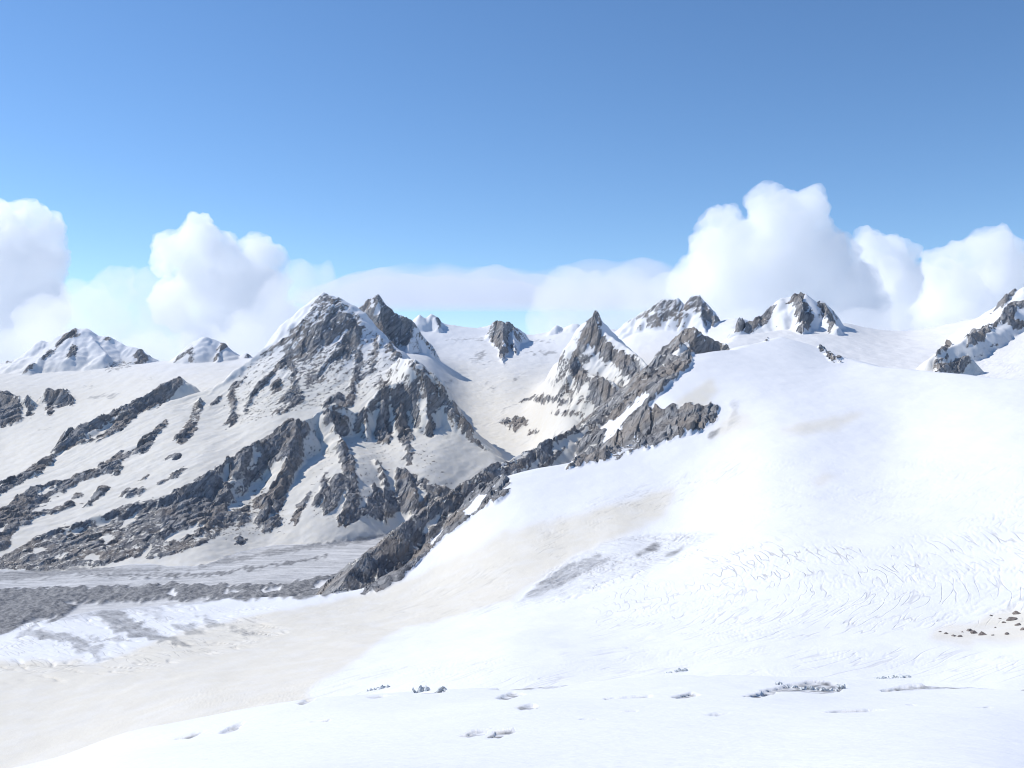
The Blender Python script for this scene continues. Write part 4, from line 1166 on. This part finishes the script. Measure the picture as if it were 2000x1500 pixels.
# ------------------------------------------------------------------ boulders and ice blocks
def rock_mat():
    m, nt = new_mat('boulder_rock')
    b = NB(nt)
    p = b.n('TexCoord').outputs['Object']
    c = b.mix(b.ramp(b.noise(p, 0.6, 6, 0.65), 0.35, 0.65), (0.11, 0.09, 0.08), (0.26, 0.22, 0.20))
    bp = b.n('Bump', {'Height': b.noise(p, 1.2, 6, 0.6), 'Distance': 0.6, 'Strength': 0.8})
    bs = b.n('BsdfPrincipled', {'Base Color': c, 'Roughness': 0.9, 'Normal': bp.outputs[0]})
    b.n('OutputMaterial', {'Surface': bs.outputs[0]})
    return m


def ice_mat():
    m, nt = new_mat('glacier_ice')
    b = NB(nt)
    p = b.n('TexCoord').outputs['Object']
    st = b.n('Mapping', {'Vector': p, 'Scale': (1, 1, 0.3)}).outputs[0]
    c = b.mix(b.ramp(b.noise(st, 0.9, 6, 0.65), 0.35, 0.62), (0.36, 0.38, 0.38), (0.78, 0.81, 0.82))
    bp = b.n('Bump', {'Height': b.noise(st, 1.0, 6, 0.6), 'Distance': 0.8, 'Strength': 0.8})
    bs = b.n('BsdfPrincipled', {'Base Color': c, 'Roughness': 0.45, 'Normal': bp.outputs[0]})
    b.n('OutputMaterial', {'Surface': bs.outputs[0]})
    return m


RM, IM = rock_mat(), ice_mat()


def lump(rng, sx, sy, sz, sub=2, cut=0.8):
    """angular stone: a sphere cut back by random planes"""
    bm = bmesh.new()
    bmesh.ops.create_icosphere(bm, subdivisions=sub + 1, radius=1.0)
    pl = [(Vector((rng.uniform(-1, 1), rng.uniform(-1, 1), rng.uniform(-.6, 1))).normalized(), rng.uniform(0.55, 0.9) * cut) for _ in range(9)]
    vs = []
    for v in bm.verts:
        c = v.co.copy()
        for n_, d_ in pl:
            e = c.dot(n_) - d_
            if e > 0:
                c -= n_ * e
        c *= 1 + rng.uniform(-.05, .05)
        vs.append((c.x * sx, c.y * sy, c.z * sz))
    bm.verts.index_update()
    fs = [[v.index for v in f.verts] for f in bm.faces]
    bm.free()
    return vs, fs


rng = random.Random(5)
BOULD = [(1985, 1201, 16, 'flat-topped boulder highest in the scatter by the right edge'), (1937, 1204, 7, 'small stone alone above the middle of the right-hand boulder scatter'),
         (1975, 1212, 20, 'widest dark boulder in the upper group at the right edge'), (1990, 1221, 14, 'boulder just below the widest stone of the upper right-edge group'),
         (1998, 1230, 14, 'boulder touching the right edge, lowest of the upper group'), (1961, 1218, 9, 'small boulder left of the widest stone in the upper right group'),
         (1968, 1241, 10, 'lone boulder below the upper right-edge group'), (1945, 1226, 6, 'tiny stone between the upper and lower boulder groups'),
         (1893, 1232, 13, 'rounded boulder standing just above the two joined dark boulders'), (1921, 1240, 18, 'largest dark boulder at the right end of the lower row'),
         (1904, 1238, 15, 'long low boulder leaning against the largest one in the lower row'), (1848, 1238, 9, 'reddish boulder near the left end of the lower row'),
         (1862, 1243, 12, 'flat boulder below the reddish one in the lower row'), (1874, 1244, 9, 'low boulder right beside the flat one in the lower row'),
         (1880, 1236, 6, 'little stone left of the rounded boulder'), (1836, 1236, 5, 'smallest stone at the left end of the lower row'), (1953, 1209, 6, 'small stone left of the flat-topped boulder'), (1940, 1242, 6, 'small stone right of the largest dark boulder')]
for px, py, w, lb in BOULD:
    x, y, z = hit(px, py)
    r = w * y / F * 0.55
    vs, fs = lump(rng, r * rng.uniform(.9, 1.2), r, r * rng.uniform(.42, .7))
    o = mesh_obj('boulder', vs, fs, RM, False, label=lb, category='boulder', group='boulders scattered on the snow basin by the right edge')
    o.location = (x, y, z + r * 0.1)
    o.rotation_euler = (0, 0, rng.uniform(0, 6))

SERAC = [((735, 1347), [(-16, 0, 9), (-4, -1, 12), (9, 0, 9), (19, 2, 6)], 'low jagged grey ice block left of the taller blocks on the foreground brow'),
         ((823, 1352), [(-14, 0, 15), (-4, 1, 20), (6, 0, 19)], 'tallest dirty ice block standing on the brow of the foreground snow'),
         ((853, 1353), [(-8, 0, 10), (4, 1, 13), (12, 0, 7)], 'rounded ice block just right of the tallest one on the brow'),
         ((1318, 1314), [(-20, 0, 5), (-6, 0, 7), (8, 0, 8), (20, 0, 4)], 'long low ice edge on the crest of the foreground slope'),
         ((1588, 1348), [(-16, 0, 10), (-2, 0, 14), (8, 0, 12)], 'broken grey ice block left in the cluster on the right foreground brow'),
         ((1622, 1350), [(-12, 0, 13), (2, 0, 15), (14, 0, 11), (24, 1, 6)], 'square dark ice block right in the cluster on the foreground brow'),
         ((1545, 1344), [(-20, 0, 5), (-6, 0, 9), (8, 0, 8)], 'low rubble of ice at the left end of the right foreground cluster'),
         ((1735, 1326), [(-24, 0, 5), (-8, 0, 8), (8, 0, 7), (24, 0, 7), (40, 0, 4)], 'ragged line of small ice blocks on the crest beyond the long crevasse')]
for (px, py), bl, lb in SERAC:
    x, y, z = hit(px, py)
    k = y / F
    allv, allf = [], []
    x_lo, x_hi = min(q[0] for q in bl) - 6, max(q[0] for q in bl) + 6
    hm = max(q[2] for q in bl)
    extra = [(rng.uniform(x_lo, x_hi), rng.uniform(-4, 5), rng.uniform(.25, .7) * hm) for _ in range(len(bl) * 3)]
    for dx, dy_, h in bl + extra:
        wq = rng.uniform(3.5, 9.5) if hm > 6 else rng.uniform(4, 10)
        vs, fs = lump(rng, wq * k, rng.uniform(3, 7) * k, h * k * 0.8, cut=0.75)
        n0_ = len(allv)
        gx, gy_, gz = hit(px + dx, py)
        allv += [(v[0] + dx * k, v[1] + dy_ * k, v[2] + min(max(gz - z, -6), 3)) for v in vs]
        allf += [[i + n0_ for i in f] for f in fs]
    o = mesh_obj('ice_block', allv, allf, IM, False, label=lb, category='ice block', group='broken ice blocks on the brow of the foreground slope')
    o.location = (x, y, z - 0.4)

# ------------------------------------------------------------------ air
def haze():
    m, nt = new_mat('thin_mountain_air')
    b = NB(nt)
    v = b.n('VolumePrincipled', {'Color': (0.62, 0.76, 1.0, 1), 'Density': 0.5e-5, 'Anisotropy': 0.1})
    b.n('OutputMaterial', {'Volume': v.outputs[0]})
    x0, x1, y0, y1, z0, z1 = -9000, 9000, -400, 12500, -1002, 820
    vs = [(x, y, z) for z in (z0, z1) for y in (y0, y1) for x in (x0, x1)]
    fs = [(0, 2, 3, 1), (4, 5, 7, 6), (0, 1, 5, 4), (1, 3, 7, 5), (3, 2, 6, 7), (2, 0, 4, 6)]
    mesh_obj('haze', vs, fs, m, False, kind='stuff', label='thin blue mountain air between the slopes', category='haze')


haze()
print('rows', NR, 'verts', NR * NU)
